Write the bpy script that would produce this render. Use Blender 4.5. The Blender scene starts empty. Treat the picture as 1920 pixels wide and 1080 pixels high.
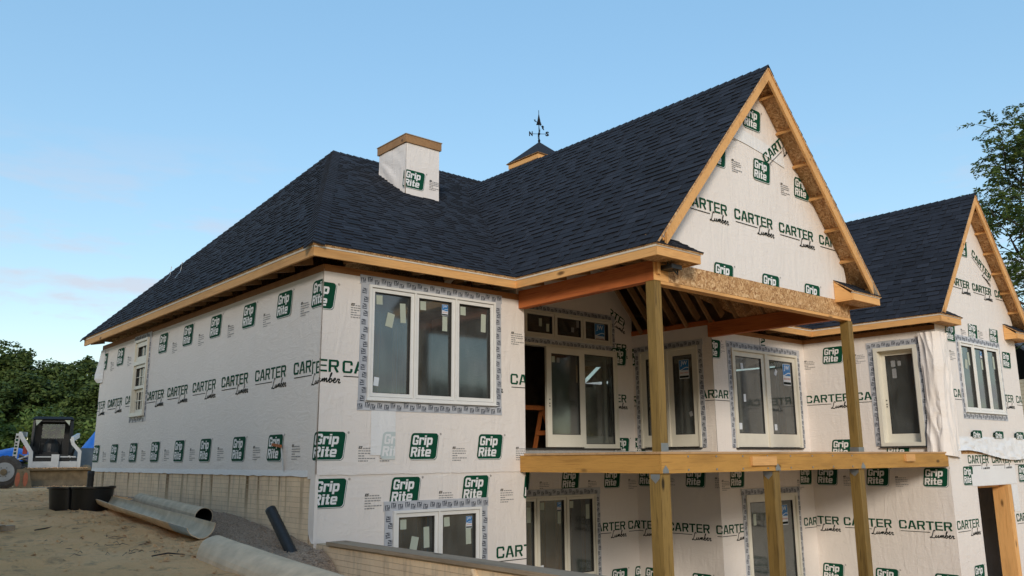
import bpy, bmesh, math, random
from mathutils import Vector, Matrix, noise
rnd = random.Random(7)
S = bpy.context.scene
COL = S.collection
R = math.radians

# ------------------------------------------------------------------ camera, sky, sun, exposure
cam = bpy.data.cameras.new('camera'); camo = bpy.data.objects.new('camera', cam); COL.objects.link(camo)
r_ = Vector((0.7616, -0.6480, -0.0071)); f_ = Vector((0.6352, 0.7459, 0.2003)).normalized()
r_ = (r_ - f_ * r_.dot(f_)).normalized(); u_ = r_.cross(f_)
CAM = Vector((-5.1841, -9.9755, 0.1761))
camo.matrix_world = Matrix(((r_.x, u_.x, -f_.x, CAM.x), (r_.y, u_.y, -f_.y, CAM.y), (r_.z, u_.z, -f_.z, CAM.z), (0, 0, 0, 1)))
cam.sensor_width = 36; cam.lens = 1569.1 / 1920 * 36; cam.clip_start = 0.05; cam.clip_end = 3000
S.camera = camo
SUN_EL, SUN_AZ = 18.0, 220.0          # azimuth clockwise from +Y
w = bpy.data.worlds.new('World'); S.world = w; w.use_nodes = True
nt = w.node_tree; nt.nodes.clear()
def N(t, ty, **k):
    n = t.nodes.new(ty)
    for a, b in k.items(): setattr(n, a, b)
    return n
out = N(nt, 'ShaderNodeOutputWorld'); bg = N(nt, 'ShaderNodeBackground')
sky = N(nt, 'ShaderNodeTexSky', sky_type='NISHITA', sun_disc=False)
sky.sun_elevation = R(SUN_EL); sky.sun_rotation = R(SUN_AZ); sky.air_density = 1.0; sky.dust_density = 0.5; sky.ozone_density = 1.0
bg.inputs[1].default_value = 0.145
tc = N(nt, 'ShaderNodeTexCoord'); mp = N(nt, 'ShaderNodeMapping'); mp.inputs['Scale'].default_value = (4.2, 4.2, 17.0)
mp.inputs['Location'].default_value = (1.7, .6, 0.35)
nz = N(nt, 'ShaderNodeTexNoise'); nz.inputs['Scale'].default_value = 1.6; nz.inputs['Detail'].default_value = 5; nz.inputs['Roughness'].default_value = .55
rp = N(nt, 'ShaderNodeValToRGB'); rp.color_ramp.elements[0].position = .49; rp.color_ramp.elements[1].position = .62
sx = N(nt, 'ShaderNodeSeparateXYZ'); mr = N(nt, 'ShaderNodeMapRange'); mr.inputs[1].default_value = .06; mr.inputs[2].default_value = .36; mr.inputs[3].default_value = 1.0; mr.inputs[4].default_value = 0
ml = N(nt, 'ShaderNodeMath', operation='MULTIPLY'); mx = N(nt, 'ShaderNodeMix', data_type='RGBA')
mx.inputs[7].default_value = (1.45, 1.33, 1.47, 1)
L = nt.links.new
L(tc.outputs['Generated'], mp.inputs[0]); L(mp.outputs[0], nz.inputs[0]); L(nz.outputs[0], rp.inputs[0])
L(tc.outputs['Generated'], sx.inputs[0]); L(sx.outputs[2], mr.inputs[0]); L(rp.outputs[0], ml.inputs[0]); L(mr.outputs[0], ml.inputs[1])
gm = N(nt, 'ShaderNodeGamma'); gm.inputs[1].default_value = .42; hs = N(nt, 'ShaderNodeHueSaturation'); hs.inputs['Saturation'].default_value = 2.0; tn = N(nt, 'ShaderNodeMix', data_type='RGBA', blend_type='MULTIPLY'); tn.inputs[0].default_value = 1; tn.inputs[7].default_value = (.99, 1.0, 1.0, 1)
L(ml.outputs[0], mx.inputs[0]); L(sky.outputs[0], gm.inputs[0]); L(gm.outputs[0], hs.inputs['Color']); L(hs.outputs[0], tn.inputs[6]); L(tn.outputs[2], mx.inputs[6])
L(mx.outputs[2], bg.inputs[0]); L(bg.outputs[0], out.inputs[0])
sun = bpy.data.lights.new('sun', 'SUN'); suno = bpy.data.objects.new('sun', sun); COL.objects.link(suno)
sun.energy = .70; sun.angle = R(12); sun.color = (1.0, .90, .77)
sd = Vector((math.sin(R(SUN_AZ)) * math.cos(R(SUN_EL)), math.cos(R(SUN_AZ)) * math.cos(R(SUN_EL)), math.sin(R(SUN_EL))))
suno.rotation_euler = sd.to_track_quat('Z', 'Y').to_euler()
S.view_settings.view_transform = 'Standard'; S.view_settings.look = 'None'; S.view_settings.exposure = 1.76; S.view_settings.gamma = 1
S.view_settings.use_curve_mapping = False
S.cycles.max_bounces = 10; S.cycles.diffuse_bounces = 6; S.cycles.glossy_bounces = 3; S.cycles.transparent_max_bounces = 8
S.cycles.use_denoising = True

# ------------------------------------------------------------------ materials
def new_mat(name):
    m = bpy.data.materials.new(name); m.use_nodes = True
    t = m.node_tree; b = t.nodes['Principled BSDF']
    return m, t, b
def coords(t, scale=(1, 1, 1), which='Position', rot=(0, 0, 0)):
    c = N(t, 'ShaderNodeNewGeometry' if which == 'Position' else 'ShaderNodeTexCoord'); p = N(t, 'ShaderNodeMapping'); p.inputs['Scale'].default_value = scale; p.inputs['Rotation'].default_value = rot
    t.links.new(c.outputs[which], p.inputs[0]); return p.outputs[0]
def noise_n(t, vec, scale, detail=4, rough=.55, dist=0):
    n = N(t, 'ShaderNodeTexNoise'); n.inputs['Scale'].default_value = scale; n.inputs['Detail'].default_value = detail
    n.inputs['Roughness'].default_value = rough; n.inputs['Distortion'].default_value = dist
    t.links.new(vec, n.inputs['Vector']); return n.outputs['Fac']
def ramp(t, fac, stops):
    r = N(t, 'ShaderNodeValToRGB'); e = r.color_ramp.elements
    while len(e) < len(stops): e.new(.5)
    for i, (p, c) in enumerate(stops):
        e[i].position = p; e[i].color = (*c, 1) if len(c) == 3 else c
    t.links.new(fac, r.inputs[0]); return r.outputs[0]
def mix(t, a, b, fac=None, mode='MIX', f=.5):
    x = N(t, 'ShaderNodeMix', data_type='RGBA', blend_type=mode); x.inputs[0].default_value = f
    for v, i in ((a, 6), (b, 7)):
        if isinstance(v, tuple): x.inputs[i].default_value = (*v, 1)
        else: t.links.new(v, x.inputs[i])
    if fac is not None: t.links.new(fac, x.inputs[0])
    return x.outputs[2]
def bump(t, b, h, strength, dist=.01, prev=None):
    u = N(t, 'ShaderNodeBump'); u.inputs['Strength'].default_value = strength; u.inputs['Distance'].default_value = dist
    t.links.new(h, u.inputs['Height'])
    if prev: t.links.new(prev, u.inputs['Normal'])
    t.links.new(u.outputs[0], b.inputs['Normal']); return u.outputs[0]
def rand_tone(t, c, amt=.12):
    o = N(t, 'ShaderNodeObjectInfo'); m = N(t, 'ShaderNodeMapRange'); m.inputs[3].default_value = 1 - amt; m.inputs[4].default_value = 1 + amt
    t.links.new(o.outputs['Random'], m.inputs[0]); v = N(t, 'ShaderNodeVectorMath', operation='SCALE')
    t.links.new(c, v.inputs[0]); t.links.new(m.outputs[0], v.inputs[3]); return v.outputs[0]
def simple(name, c, rough=.7, metal=0, spec=.5, var=.12, sc=6, bmp=.15, which='Position'):
    m, t, b = new_mat(name)
    v = coords(t, (1, 1, 1), which)
    n = noise_n(t, v, sc, 5)
    k1 = tuple(x * (1 - var) for x in c); k2 = tuple(min(1, x * (1 + var)) for x in c)
    t.links.new(ramp(t, n, [(.3, k1), (.7, k2)]), b.inputs['Base Color'])
    b.inputs['Roughness'].default_value = rough; b.inputs['Metallic'].default_value = metal; b.inputs['Specular IOR Level'].default_value = spec
    if bmp: bump(t, b, noise_n(t, v, sc * 8, 3), bmp, .004)
    return m
def wood(name, c1, c2, axis, rough=.65, knots=True, dark=None):
    m, t, b = new_mat(name)
    st = {'x': (.6, 14, 14), 'y': (14, .6, 14), 'z': (14, 14, .6), 'r': (6, 6, 3)}[axis]
    v = coords(t, st); v2 = coords(t, tuple(s * .25 + .6 for s in st))
    n = noise_n(t, v, 2.4, 6, .6, 1.2)
    col = ramp(t, n, [(.3, c2), (.50, c1), (.72, tuple(x * .80 for x in c1))])
    n2 = noise_n(t, v2, 1.1, 3)
    col = mix(t, col, tuple(x * .62 for x in c2), ramp(t, n2, [(.5, (0, 0, 0)), (.78, (.55, .55, .55))]))
    if knots:
        vo = N(t, 'ShaderNodeTexVoronoi'); vo.inputs['Scale'].default_value = 1.0
        kv = coords(t, tuple(3.2 if s > 1 else 1.2 for s in st)); t.links.new(kv, vo.inputs['Vector'])
        col = mix(t, col, tuple(x * .3 for x in c2), ramp(t, vo.outputs['Distance'], [(.06, (1, 1, 1)), (.13, (0, 0, 0))]))
    col = rand_tone(t, col, .1)
    t.links.new(col, b.inputs['Base Color']); b.inputs['Roughness'].default_value = rough; b.inputs['Specular IOR Level'].default_value = .25
    bump(t, b, n, .3, .003)
    return m
PINE1, PINE2 = (.70, .385, .145), (.54, .27, .09)
W = {a: wood('pine_' + a, PINE1, PINE2, a) for a in 'xyzr'}
TW = wood('treated_post', (.235, .15, .045), (.085, .052, .016), 'z')
TB = {a: wood('treated_beam_' + a, (.46, .245, .062), (.30, .15, .038), a) for a in 'xy'}
LVL = {a: wood('laminated_beam_' + a, (.52, .155, .045), (.34, .085, .025), a, knots=False) for a in 'xy'}
RIMW = wood('rim_plywood', (.36, .17, .065), (.24, .10, .035), 'x', knots=False)
RAF = wood('rafter_wood', (.34, .20, .10), (.24, .13, .06), 'r', knots=False)
DECKW = wood('deck_board_wood', (.50, .31, .16), (.32, .19, .095), 'x', knots=False)
GREYW = wood('weathered_plank', (.34, .26, .18), (.22, .16, .105), 'y')
CHCAP = wood('chimney_cap_wood', (.34, .19, .085), (.24, .12, .05), 'r')
WHITEW = simple('primed_edge', (.62, .56, .46), .7)

def osb():
    m, t, b = new_mat('oriented_strand_board')
    v = coords(t, (1, 1, 1)); n = N(t, 'ShaderNodeTexNoise'); n.inputs['Scale'].default_value = 9; t.links.new(v, n.inputs['Vector'])
    vm = N(t, 'ShaderNodeVectorMath', operation='MULTIPLY_ADD'); vm.inputs[1].default_value = (.22, .22, .22); t.links.new(n.outputs['Color'], vm.inputs[0]); t.links.new(v, vm.inputs[2])
    vo = N(t, 'ShaderNodeTexVoronoi'); vo.inputs['Scale'].default_value = 34; t.links.new(vm.outputs[0], vo.inputs['Vector'])
    s = N(t, 'ShaderNodeSeparateColor'); t.links.new(vo.outputs['Color'], s.inputs[0])
    col = ramp(t, s.outputs[0], [(.0, (.27, .13, .05)), (.35, (.42, .235, .10)), (.75, (.55, .33, .155)), (1, (.68, .46, .25))])
    t.links.new(col, b.inputs['Base Color']); b.inputs['Roughness'].default_value = .7; b.inputs['Specular IOR Level'].default_value = .25
    bump(t, b, s.outputs[1], .3, .003)
    return m
OSB = osb()

def wrap_mat(name, base):
    m, t, b = new_mat(name)
    v = coords(t)
    big = noise_n(t, v, .9, 3); fine = noise_n(t, v, 90, 2)
    wr = noise_n(t, coords(t, (1.0, 1.0, 3.2), rot=(.5, .4, .3)), 2.3, 6, .62, .9)
    wr2 = noise_n(t, coords(t, (3.5, 3.5, .9), rot=(-.35, .3, .1)), 1.4, 4, .6, 1.5)
    c = ramp(t, big, [(.3, tuple(x * .955 for x in base)), (.7, base)])
    c = mix(t, c, tuple(x * .93 for x in base), ramp(t, wr2, [(.5, (0, 0, 0)), (.8, (.5, .5, .5))]))
    t.links.new(c, b.inputs['Base Color']); b.inputs['Roughness'].default_value = .5; b.inputs['Specular IOR Level'].default_value = .3
    rg = N(t, 'ShaderNodeMath', operation='ABSOLUTE'); sb = N(t, 'ShaderNodeMath', operation='SUBTRACT'); sb.inputs[1].default_value = .5
    t.links.new(wr, sb.inputs[0]); t.links.new(sb.outputs[0], rg.inputs[0])
    p = bump(t, b, rg.outputs[0], .28, .06)
    p = bump(t, b, wr2, .3, .05, p)
    bump(t, b, fine, .05, .002, p)
    return m
WRAP = wrap_mat('house_wrap', (.76, .705, .66))
WRAP2 = wrap_mat('house_wrap_overlap', (.76, .755, .75))
GREEN = simple('green_print', (.004, .062, .032), .75, spec=.12, var=.08, bmp=.0)
GREEND = simple('dark_green_print', (.006, .055, .034), .5, var=.08, bmp=.0)
INK = simple('black_print', (.012, .018, .016), .75, spec=.1, var=.1, bmp=0)
TINK = simple('tape_print', (.06, .07, .09), .6, spec=.1, bmp=0)
GINK = simple('grey_print', (.22, .22, .22), .6, var=.1, bmp=0)
PALEG = simple('ghosted_print', (.50, .56, .55), .5, var=.05, bmp=0)

def tape_mat():
    m, t, b = new_mat('flashing_tape')
    v = coords(t, (1, 1, 1))
    vo = N(t, 'ShaderNodeTexVoronoi', feature='F1'); vo.inputs['Scale'].default_value = 13; vo.inputs['Randomness'].default_value = .35; t.links.new(v, vo.inputs['Vector'])
    n = noise_n(t, v, 48, 1, .5)
    a = ramp(t, vo.outputs['Distance'], [(.40, (1, 1, 1)), (.47, (0, 0, 0))])
    c = ramp(t, n, [(.44, (0, 0, 0)), (.49, (1, 1, 1))])
    f = mix(t, a, c, None, 'MULTIPLY', 1.0)
    big = noise_n(t, v, 3, 3)
    base = ramp(t, big, [(.35, (.37, .385, .42)), (.65, (.49, .505, .54))])
    t.links.new(base, b.inputs['Base Color'])
    b.inputs['Roughness'].default_value = .42; bump(t, b, noise_n(t, v, 14, 4), .4, .01)
    return m
TAPE = tape_mat()
FRAME = simple('cream_window_vinyl', (.66, .63, .54), .38, var=.03, bmp=0)
FRAMEW = simple('white_window_vinyl', (.72, .71, .68), .38, var=.03, bmp=0)
DARKGAP = simple('dark_gasket', (.03, .028, .025), .6, bmp=0)
STICK = simple('pane_label_paper', (.40, .44, .36), .6, var=.05, bmp=0)
STBLUE = simple('pane_label_blue', (.015, .16, .42), .5, var=.05, bmp=0)
STWHITE = simple('pane_label_white', (.62, .66, .70), .5, var=.04, bmp=0)
STORANGE = simple('pane_label_orange', (.55, .16, .08), .5, var=.04, bmp=0)
def glass_mat():
    m, t, b = new_mat('window_glass'); t.nodes.remove(b)
    o = t.nodes['Material Output']; fr = N(t, 'ShaderNodeFresnel'); fr.inputs[0].default_value = 1.75
    tr = N(t, 'ShaderNodeBsdfTransparent'); tr.inputs[0].default_value = (.42, .47, .46, 1)
    gl = N(t, 'ShaderNodeBsdfGlossy'); gl.inputs['Roughness'].default_value = .07; gl.inputs[0].default_value = (.86, .92, .92, 1)
    df = N(t, 'ShaderNodeBsdfDiffuse'); df.inputs[0].default_value = (.26, .28, .275, 1)
    v = coords(t, (1, 1, .35)); nn = noise_n(t, v, 5, 4)
    dd = N(t, 'ShaderNodeMixShader'); t.links.new(ramp(t, nn, [(.3, (.08,) * 3), (.75, (.30,) * 3)]), dd.inputs[0])  # milky diffuse patches painted in for soft pane reflections
    t.links.new(tr.outputs[0], dd.inputs[1]); t.links.new(df.outputs[0], dd.inputs[2])
    ad = N(t, 'ShaderNodeMath', operation='ADD'); ad.inputs[1].default_value = .05; t.links.new(fr.outputs[0], ad.inputs[0])
    mi = N(t, 'ShaderNodeMixShader'); t.links.new(ad.outputs[0], mi.inputs[0]); t.links.new(dd.outputs[0], mi.inputs[1]); t.links.new(gl.outputs[0], mi.inputs[2])
    u = N(t, 'ShaderNodeBump'); u.inputs['Strength'].default_value = .03; u.inputs['Distance'].default_value = .02
    t.links.new(noise_n(t, coords(t), 1.6, 2), u.inputs['Height']); t.links.new(u.outputs[0], gl.inputs['Normal'])
    t.links.new(mi.outputs[0], o.inputs[0]); return m
GLASS = glass_mat()
def shingle_mat():
    m, t, b = new_mat('asphalt_shingle')
    at = N(t, 'ShaderNodeAttribute', attribute_name='tone')
    c = ramp(t, at.outputs['Fac'], [(0, (.012, .014, .0195)), (.6, (.020, .0235, .033)), (1, (.032, .037, .050))])
    v = coords(t); c = mix(t, c, (.05, .053, .062), ramp(t, noise_n(t, v, 60, 4, .8), [(.5, (0, 0, 0)), (.8, (.45, .45, .45))]))
    c = mix(t, c, (.012, .013, .018), ramp(t, noise_n(t, v, 1.2, 3), [(.4, (0, 0, 0)), (.7, (.4, .4, .4))]))
    c = rand_tone(t, c, .12)
    t.links.new(c, b.inputs['Base Color']); b.inputs['Roughness'].default_value = .85; b.inputs['Specular IOR Level'].default_value = .3
    bump(t, b, noise_n(t, v, 220, 3, .8), .5, .004)
    return m
SHIN = shingle_mat()
def found_mat():
    m, t, b = new_mat('cream_brick_form_concrete')
    v = coords(t); n = noise_n(t, v, 3, 5)
    c = ramp(t, n, [(.3, (.72, .54, .36)), (.7, (.82, .64, .43))])
    # rust and dirt runs: vertical streaks starting under the wrap
    sv = coords(t, (4.2, 4.2, .22)); sn = noise_n(t, sv, 1.05, 3, .55)
    sp = N(t, 'ShaderNodeSeparateXYZ'); ct = N(t, 'ShaderNodeNewGeometry'); t.links.new(ct.outputs['Position'], sp.inputs[0])
    mr_ = N(t, 'ShaderNodeMapRange'); mr_.inputs[1].default_value = -.75; mr_.inputs[2].default_value = -.12; t.links.new(sp.outputs[2], mr_.inputs[0])
    mm = N(t, 'ShaderNodeMath', operation='MULTIPLY'); t.links.new(ramp(t, sn, [(.54, (0, 0, 0)), (.63, (1, 1, 1))]), mm.inputs[0]); t.links.new(mr_.outputs[0], mm.inputs[1])
    c = mix(t, c, (.19, .105, .035), mm.outputs[0])
    c = mix(t, c, (.25, .22, .17), ramp(t, noise_n(t, coords(t, (3, 3, .6)), 3.1, 5, .7), [(.5, (0, 0, 0)), (.75, (.6, .6, .6))]))
    c = rand_tone(t, c, .04)
    t.links.new(c, b.inputs['Base Color']); b.inputs['Roughness'].default_value = .8; bump(t, b, noise_n(t, v, 40, 4), .3, .004)
    return m
FOUND = found_mat()
MORTAR = simple('joint_concrete', (.50, .39, .26), .85, var=.12)
def sand_mat():
    m, t, b = new_mat('sandy_soil')
    v = coords(t); n = noise_n(t, v, .55, 5); n2 = noise_n(t, v, 4.5, 6, .65); n3 = noise_n(t, v, 38, 4, .7)
    c = ramp(t, n, [(.3, (.68, .385, .17)), (.55, (.84, .475, .225)), (.75, (.86, .53, .275))])
    c = mix(t, c, (.27, .18, .10), ramp(t, n2, [(.52, (0, 0, 0)), (.72, (.8, .8, .8))]))
    c = mix(t, c, (.50, .39, .25), ramp(t, n3, [(.6, (0, 0, 0)), (.8, (.4, .4, .4))]))
    t.links.new(c, b.inputs['Base Color']); b.inputs['Roughness'].default_value = .95; b.inputs['Specular IOR Level'].default_value = .1
    p = bump(t, b, n2, .9, .09); p = bump(t, b, n3, .8, .025, p); bump(t, b, noise_n(t, v, 150, 3), .4, .004, p)
    return m
SAND = sand_mat()
GRAVEL = simple('grey_gravel', (.32, .235, .165), .95, var=.5, sc=45, bmp=.9)
def foliage(name, c1, c2, c3):
    m, t, b = new_mat(name)
    o = N(t, 'ShaderNodeNewGeometry'); v = coords(t)
    c = ramp(t, o.outputs['Random Per Island'], [(0, c1), (.5, c2), (1, c3)])
    c = mix(t, c, c1, ramp(t, noise_n(t, v, .45, 3), [(.42, (0, 0, 0)), (.7, (.7, .7, .7))]))
    t.links.new(c, b.inputs['Base Color']); b.inputs['Roughness'].default_value = .6; b.inputs['Specular IOR Level'].default_value = .25
    b.inputs['Subsurface Weight'].default_value = 0
    tl = N(t, 'ShaderNodeBsdfTranslucent'); t.links.new(c, tl.inputs[0]); ms = N(t, 'ShaderNodeMixShader'); ms.inputs[0].default_value = .3
    t.links.new(b.outputs[0], ms.inputs[1]); t.links.new(tl.outputs[0], ms.inputs[2]); t.links.new(ms.outputs[0], t.nodes['Material Output'].inputs[0])
    return m
LEAF = foliage('dark_leaf', (.05, .078, .02), (.08, .12, .03), (.125, .17, .045))
LEAFB = foliage('bright_leaf', (.08, .125, .028), (.11, .17, .035), (.15, .21, .05))
LEAFR = foliage('locust_leaf', (.045, .08, .018), (.075, .12, .026), (.12, .15, .032))
BARK = simple('bark', (.045, .035, .028), .9, var=.35, sc=12, bmp=.6)
BLACKP = simple('black_plastic', (.008, .008, .009), .28, var=.2, bmp=.1)
BLACKR = simple('black_rubber_pipe', (.014, .015, .016), .5, var=.3, sc=20, bmp=.4)
FIBER = simple('dirty_fibreglass', (.66, .49, .32), .7, var=.18, sc=5, bmp=.4)
FIBERG = simple('grey_tube_board', (.54, .42, .28), .75, var=.2, sc=5, bmp=.4)
PBLUE = simple('pale_blue_patch', (.36, .46, .55), .6, var=.1, sc=9)
METAL = simple('galvanised_steel', (.30, .32, .33), .4, metal=.7, var=.1, bmp=.1)
BLUETARP = simple('blue_tarp', (.012, .13, .50), .45, var=.18, sc=3, bmp=.5)
MWHITE = simple('machine_white', (.62, .62, .60), .45, var=.1, sc=4)
MBLACK = simple('machine_black', (.012, .013, .013), .5, var=.25, sc=8)
MDIRT = simple('muddy_steel', (.20, .145, .08), .8, var=.3, sc=5, bmp=.5)
MORANGE = simple('orange_decal', (.40, .10, .035), .6, var=.15)
MRED = simple('machine_red', (.36, .05, .03), .6)
RUBBER = simple('dusty_tyre', (.075, .065, .055), .9, var=.3, sc=14, bmp=.6)
RIM = simple('pale_grey_rim', (.36, .36, .35), .55, var=.1)
GREYBOX = simple('grey_panel', (.20, .23, .25), .6)
BLACKI = simple('black_iron', (.005, .006, .008), .6, spec=.1, var=.1, bmp=0)
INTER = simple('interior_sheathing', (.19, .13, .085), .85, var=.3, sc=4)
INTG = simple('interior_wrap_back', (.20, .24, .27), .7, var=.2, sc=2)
CONC = simple('concrete_slab', (.28, .27, .25), .85)
SIDING = simple('cream_siding', (.50, .44, .31), .7, var=.06, sc=3)
ROOF2 = simple('distant_shingles', (.045, .055, .07), .8, var=.2, sc=6)
ORW = wood('orange_wood', (.42, .13, .035), (.28, .08, .02), 'r', knots=False)

# ------------------------------------------------------------------ mesh helpers
INV = {}
def place(o, parent):
    COL.objects.link(o)
    if parent is not None:
        o.parent = parent; o.matrix_parent_inverse = INV.get(parent.name, Matrix())
    return o
def tag(o, label=None, cat=None, group=None, kind=None):
    if label: o['label'] = label
    if cat: o['category'] = cat
    if group: o['group'] = group
    if kind: o['kind'] = kind
    return o
def empty(name, loc=(0, 0, 0), label=None, cat=None, group=None, rz=0):
    o = bpy.data.objects.new(name, None); COL.objects.link(o); o.empty_display_size = .2
    o.location = loc; o.rotation_euler = (0, 0, rz)
    return tag(o, label, cat, group)
class MB:
    def __init__(s): s.v = []; s.f = []; s.m = []; s.t = []; s.mats = []
    def mi(s, m):
        if m not in s.mats: s.mats.append(m)
        return s.mats.index(m)
    def poly(s, pts, m, tone=.5):
        b = len(s.v); s.v += [tuple(p) for p in pts]; s.f.append(tuple(range(b, b + len(pts)))); s.m.append(s.mi(m)); s.t.append(tone)
    def hexa(s, p, m, tone=.5):   # p: 8 corners, bottom 4 ccw then top 4
        b = len(s.v); s.v += [tuple(q) for q in p]
        for q in ((0, 3, 2, 1), (4, 5, 6, 7), (0, 1, 5, 4), (1, 2, 6, 5), (2, 3, 7, 6), (3, 0, 4, 7)):
            s.f.append(tuple(b + i for i in q)); s.m.append(s.mi(m)); s.t.append(tone)
    def box(s, x0, x1, y0, y1, z0, z1, m, tone=.5):
        s.hexa([(x0, y0, z0), (x1, y0, z0), (x1, y1, z0), (x0, y1, z0), (x0, y0, z1), (x1, y0, z1), (x1, y1, z1), (x0, y1, z1)], m, tone)
    def beam(s, a, b, w, h, m, up=Vector((0, 0, 1)), endcut=None):
        a = Vector(a); b = Vector(b); d = (b - a).normalized(); sd_ = d.cross(up).normalized(); un = sd_.cross(d).normalized()
        P = []
        for q in (a, b):
            P.append([q - sd_ * w / 2 - un * h / 2, q + sd_ * w / 2 - un * h / 2, q + sd_ * w / 2 + un * h / 2, q - sd_ * w / 2 + un * h / 2])
        s.hexa([P[0][0], P[0][1], P[1][1], P[1][0], P[0][3], P[0][2], P[1][2], P[1][3]], m)
    def tube(s, pts, rads, m, n=10, cap=True, arc=None):
        rings = []; pts = [Vector(p) for p in pts]
        if not isinstance(rads, (list, tuple)): rads = [rads] * len(pts)
        for i, p in enumerate(pts):
            d = (pts[min(i + 1, len(pts) - 1)] - pts[max(i - 1, 0)]).normalized()
            a = Vector((0, 0, 1)) if abs(d.z) < .95 else Vector((1, 0, 0))
            x = d.cross(a).normalized(); y = x.cross(d).normalized()
            b = len(s.v)
            for k in range(n):
                an = 2 * math.pi * k / n; s.v.append(tuple(p + (x * math.cos(an) + y * math.sin(an)) * rads[i]))
            rings.append(b)
        for i in range(len(rings) - 1):
            for k in range(n):
                k2 = (k + 1) % n; s.f.append((rings[i] + k, rings[i] + k2, rings[i + 1] + k2, rings[i + 1] + k)); s.m.append(s.mi(m)); s.t.append(.5)
        if cap:
            s.f.append(tuple(rings[0] + k for k in range(n))[::-1]); s.m.append(s.mi(m)); s.t.append(.5)
            s.f.append(tuple(rings[-1] + k for k in range(n))); s.m.append(s.mi(m)); s.t.append(.5)
    def mesh(s, name, smooth=False):
        me = bpy.data.meshes.new(name); me.from_pydata(s.v, [], s.f); 
        for m in s.mats: me.materials.append(m)
        me.polygons.foreach_set('material_index', s.m)
        if smooth: me.polygons.foreach_set('use_smooth', [True] * len(s.f))
        at = me.attributes.new('tone', 'FLOAT', 'FACE'); at.data.foreach_set('value', s.t)
        me.update(); return me
    def build(s, name, parent=None, smooth=False, label=None, kind=None, fix=False):
        me = s.mesh(name, smooth)
        if fix:
            bm = bmesh.new(); bm.from_mesh(me); bmesh.ops.recalc_face_normals(bm, faces=bm.faces); bm.to_mesh(me); bm.free()
        o = bpy.data.objects.new(name, me); place(o, parent)
        return tag(o, label, None, None, kind)
def part_box(name, parent, x0, x1, y0, y1, z0, z1, m, label=None):
    b = MB(); b.box(x0, x1, y0, y1, z0, z1, m); return b.build(name, parent, label=label)

# wall planes: s along the wall (to the right seen from outside), d outwards
class Pl:
    def __init__(s, o, du, n): s.o = Vector(o); s.du = Vector(du); s.n = Vector(n)
    def p(s, a, z, d=0): q = s.o + s.du * a + s.n * d; return Vector((q.x, q.y, z))
    def M(s, a, z, d): return Matrix.Translation(s.p(a, z, d)) @ Matrix(((s.du.x, 0, s.n.x, 0), (s.du.y, 0, s.n.y, 0), (0, 1, 0, 0), (0, 0, 0, 1)))
    def box(s, b, a0, a1, z0, z1, d0, d1, m, tone=.5):
        b.hexa([s.p(a0, z0, d1), s.p(a1, z0, d1), s.p(a1, z0, d0), s.p(a0, z0, d0), s.p(a0, z1, d1), s.p(a1, z1, d1), s.p(a1, z1, d0), s.p(a0, z1, d0)], m, tone)
def FP(y): return Pl((0, y, 0), (1, 0, 0), (0, -1, 0))
def LP(x): return Pl((x, 0, 0), (0, -1, 0), (-1, 0, 0))

XA, XB, XP, XC, XE = 3.56, 3.44, 8.646, 12.044, 16.26
Y1, Y2, Y3, YB = 2.2135, .11, -2.809, -2.803
WID = 10.5; ZT = 2.70; ZL = -2.85
OV = .328; Z1 = 2.916; Z0 = 2.7735

house = empty('house', (0, 0, ZL), 'unfinished house in white printed building wrap, with dark shingle roofs and a timber porch', 'house')
INV['house'] = Matrix.Translation((0, 0, -ZL))

HOLES = {}
def rects(s0, s1, z0, z1, holes):
    xs = sorted({s0, s1, *[max(s0, min(s1, h[i])) for h in holes for i in (0, 1)]})
    zs = sorted({z0, z1, *[max(z0, min(z1, h[i])) for h in holes for i in (2, 3)]})
    for a, b in zip(xs, xs[1:]):
        for c, d in zip(zs, zs[1:]):
            if b - a < 1e-6 or d - c < 1e-6: continue
            m, n = (a + b) / 2, (c + d) / 2
            if any(h[0] < m < h[1] and h[2] < n < h[3] for h in holes): continue
            yield a, b, c, d
def wall(pl, s0, s1, z0, z1, holes=(), d=0.0, th=.15, label=None, name='wall', sub=.28, wob=0.004):
    """wrapped wall: gently uneven wrap skin (subdivided), hole reveals and an inner sheathing face"""
    b = MB()
    seed = hash((round(s0, 2), round(z0, 2))) % 97
    vid = {}
    def vv(a, z):
        k = (round(a, 4), round(z, 4))
        if k not in vid:
            ww = (noise.noise(Vector((a * .9 + seed, z * .7, 3.1))) * wob + noise.noise(Vector((a * 3.1, z * 2.3 + seed, 1.7))) * wob * .5)
            vid[k] = len(b.v); b.v.append(tuple(pl.p(a, z, d + ww)))
        return vid[k]
    mi = b.mi(WRAP)
    for a, c, e, f in rects(s0, s1, z0, z1, holes):
        nx = max(1, round((c - a) / sub)); nz_ = max(1, round((f - e) / sub))
        for i in range(nx):
            for j in range(nz_):
                A, B = a + (c - a) * i / nx, a + (c - a) * (i + 1) / nx; C, D = e + (f - e) * j / nz_, e + (f - e) * (j + 1) / nz_
                b.f.append((vv(A, C), vv(B, C), vv(B, D), vv(A, D))); b.m.append(mi); b.t.append(.5)
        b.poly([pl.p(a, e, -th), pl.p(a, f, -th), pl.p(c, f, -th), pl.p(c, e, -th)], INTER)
    for h in holes:
        a, c, e, f = h
        for (p, q) in (((a, e), (a, f)), ((a, f), (c, f)), ((c, f), (c, e)), ((c, e), (a, e))):
            b.poly([pl.p(*p, -.003), pl.p(*q, -.003), pl.p(*q, -th), pl.p(*p, -th)], OSB)
    o = b.build(name, house, label=label, smooth=True); HOLES[o.name] = list(holes); return o

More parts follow.
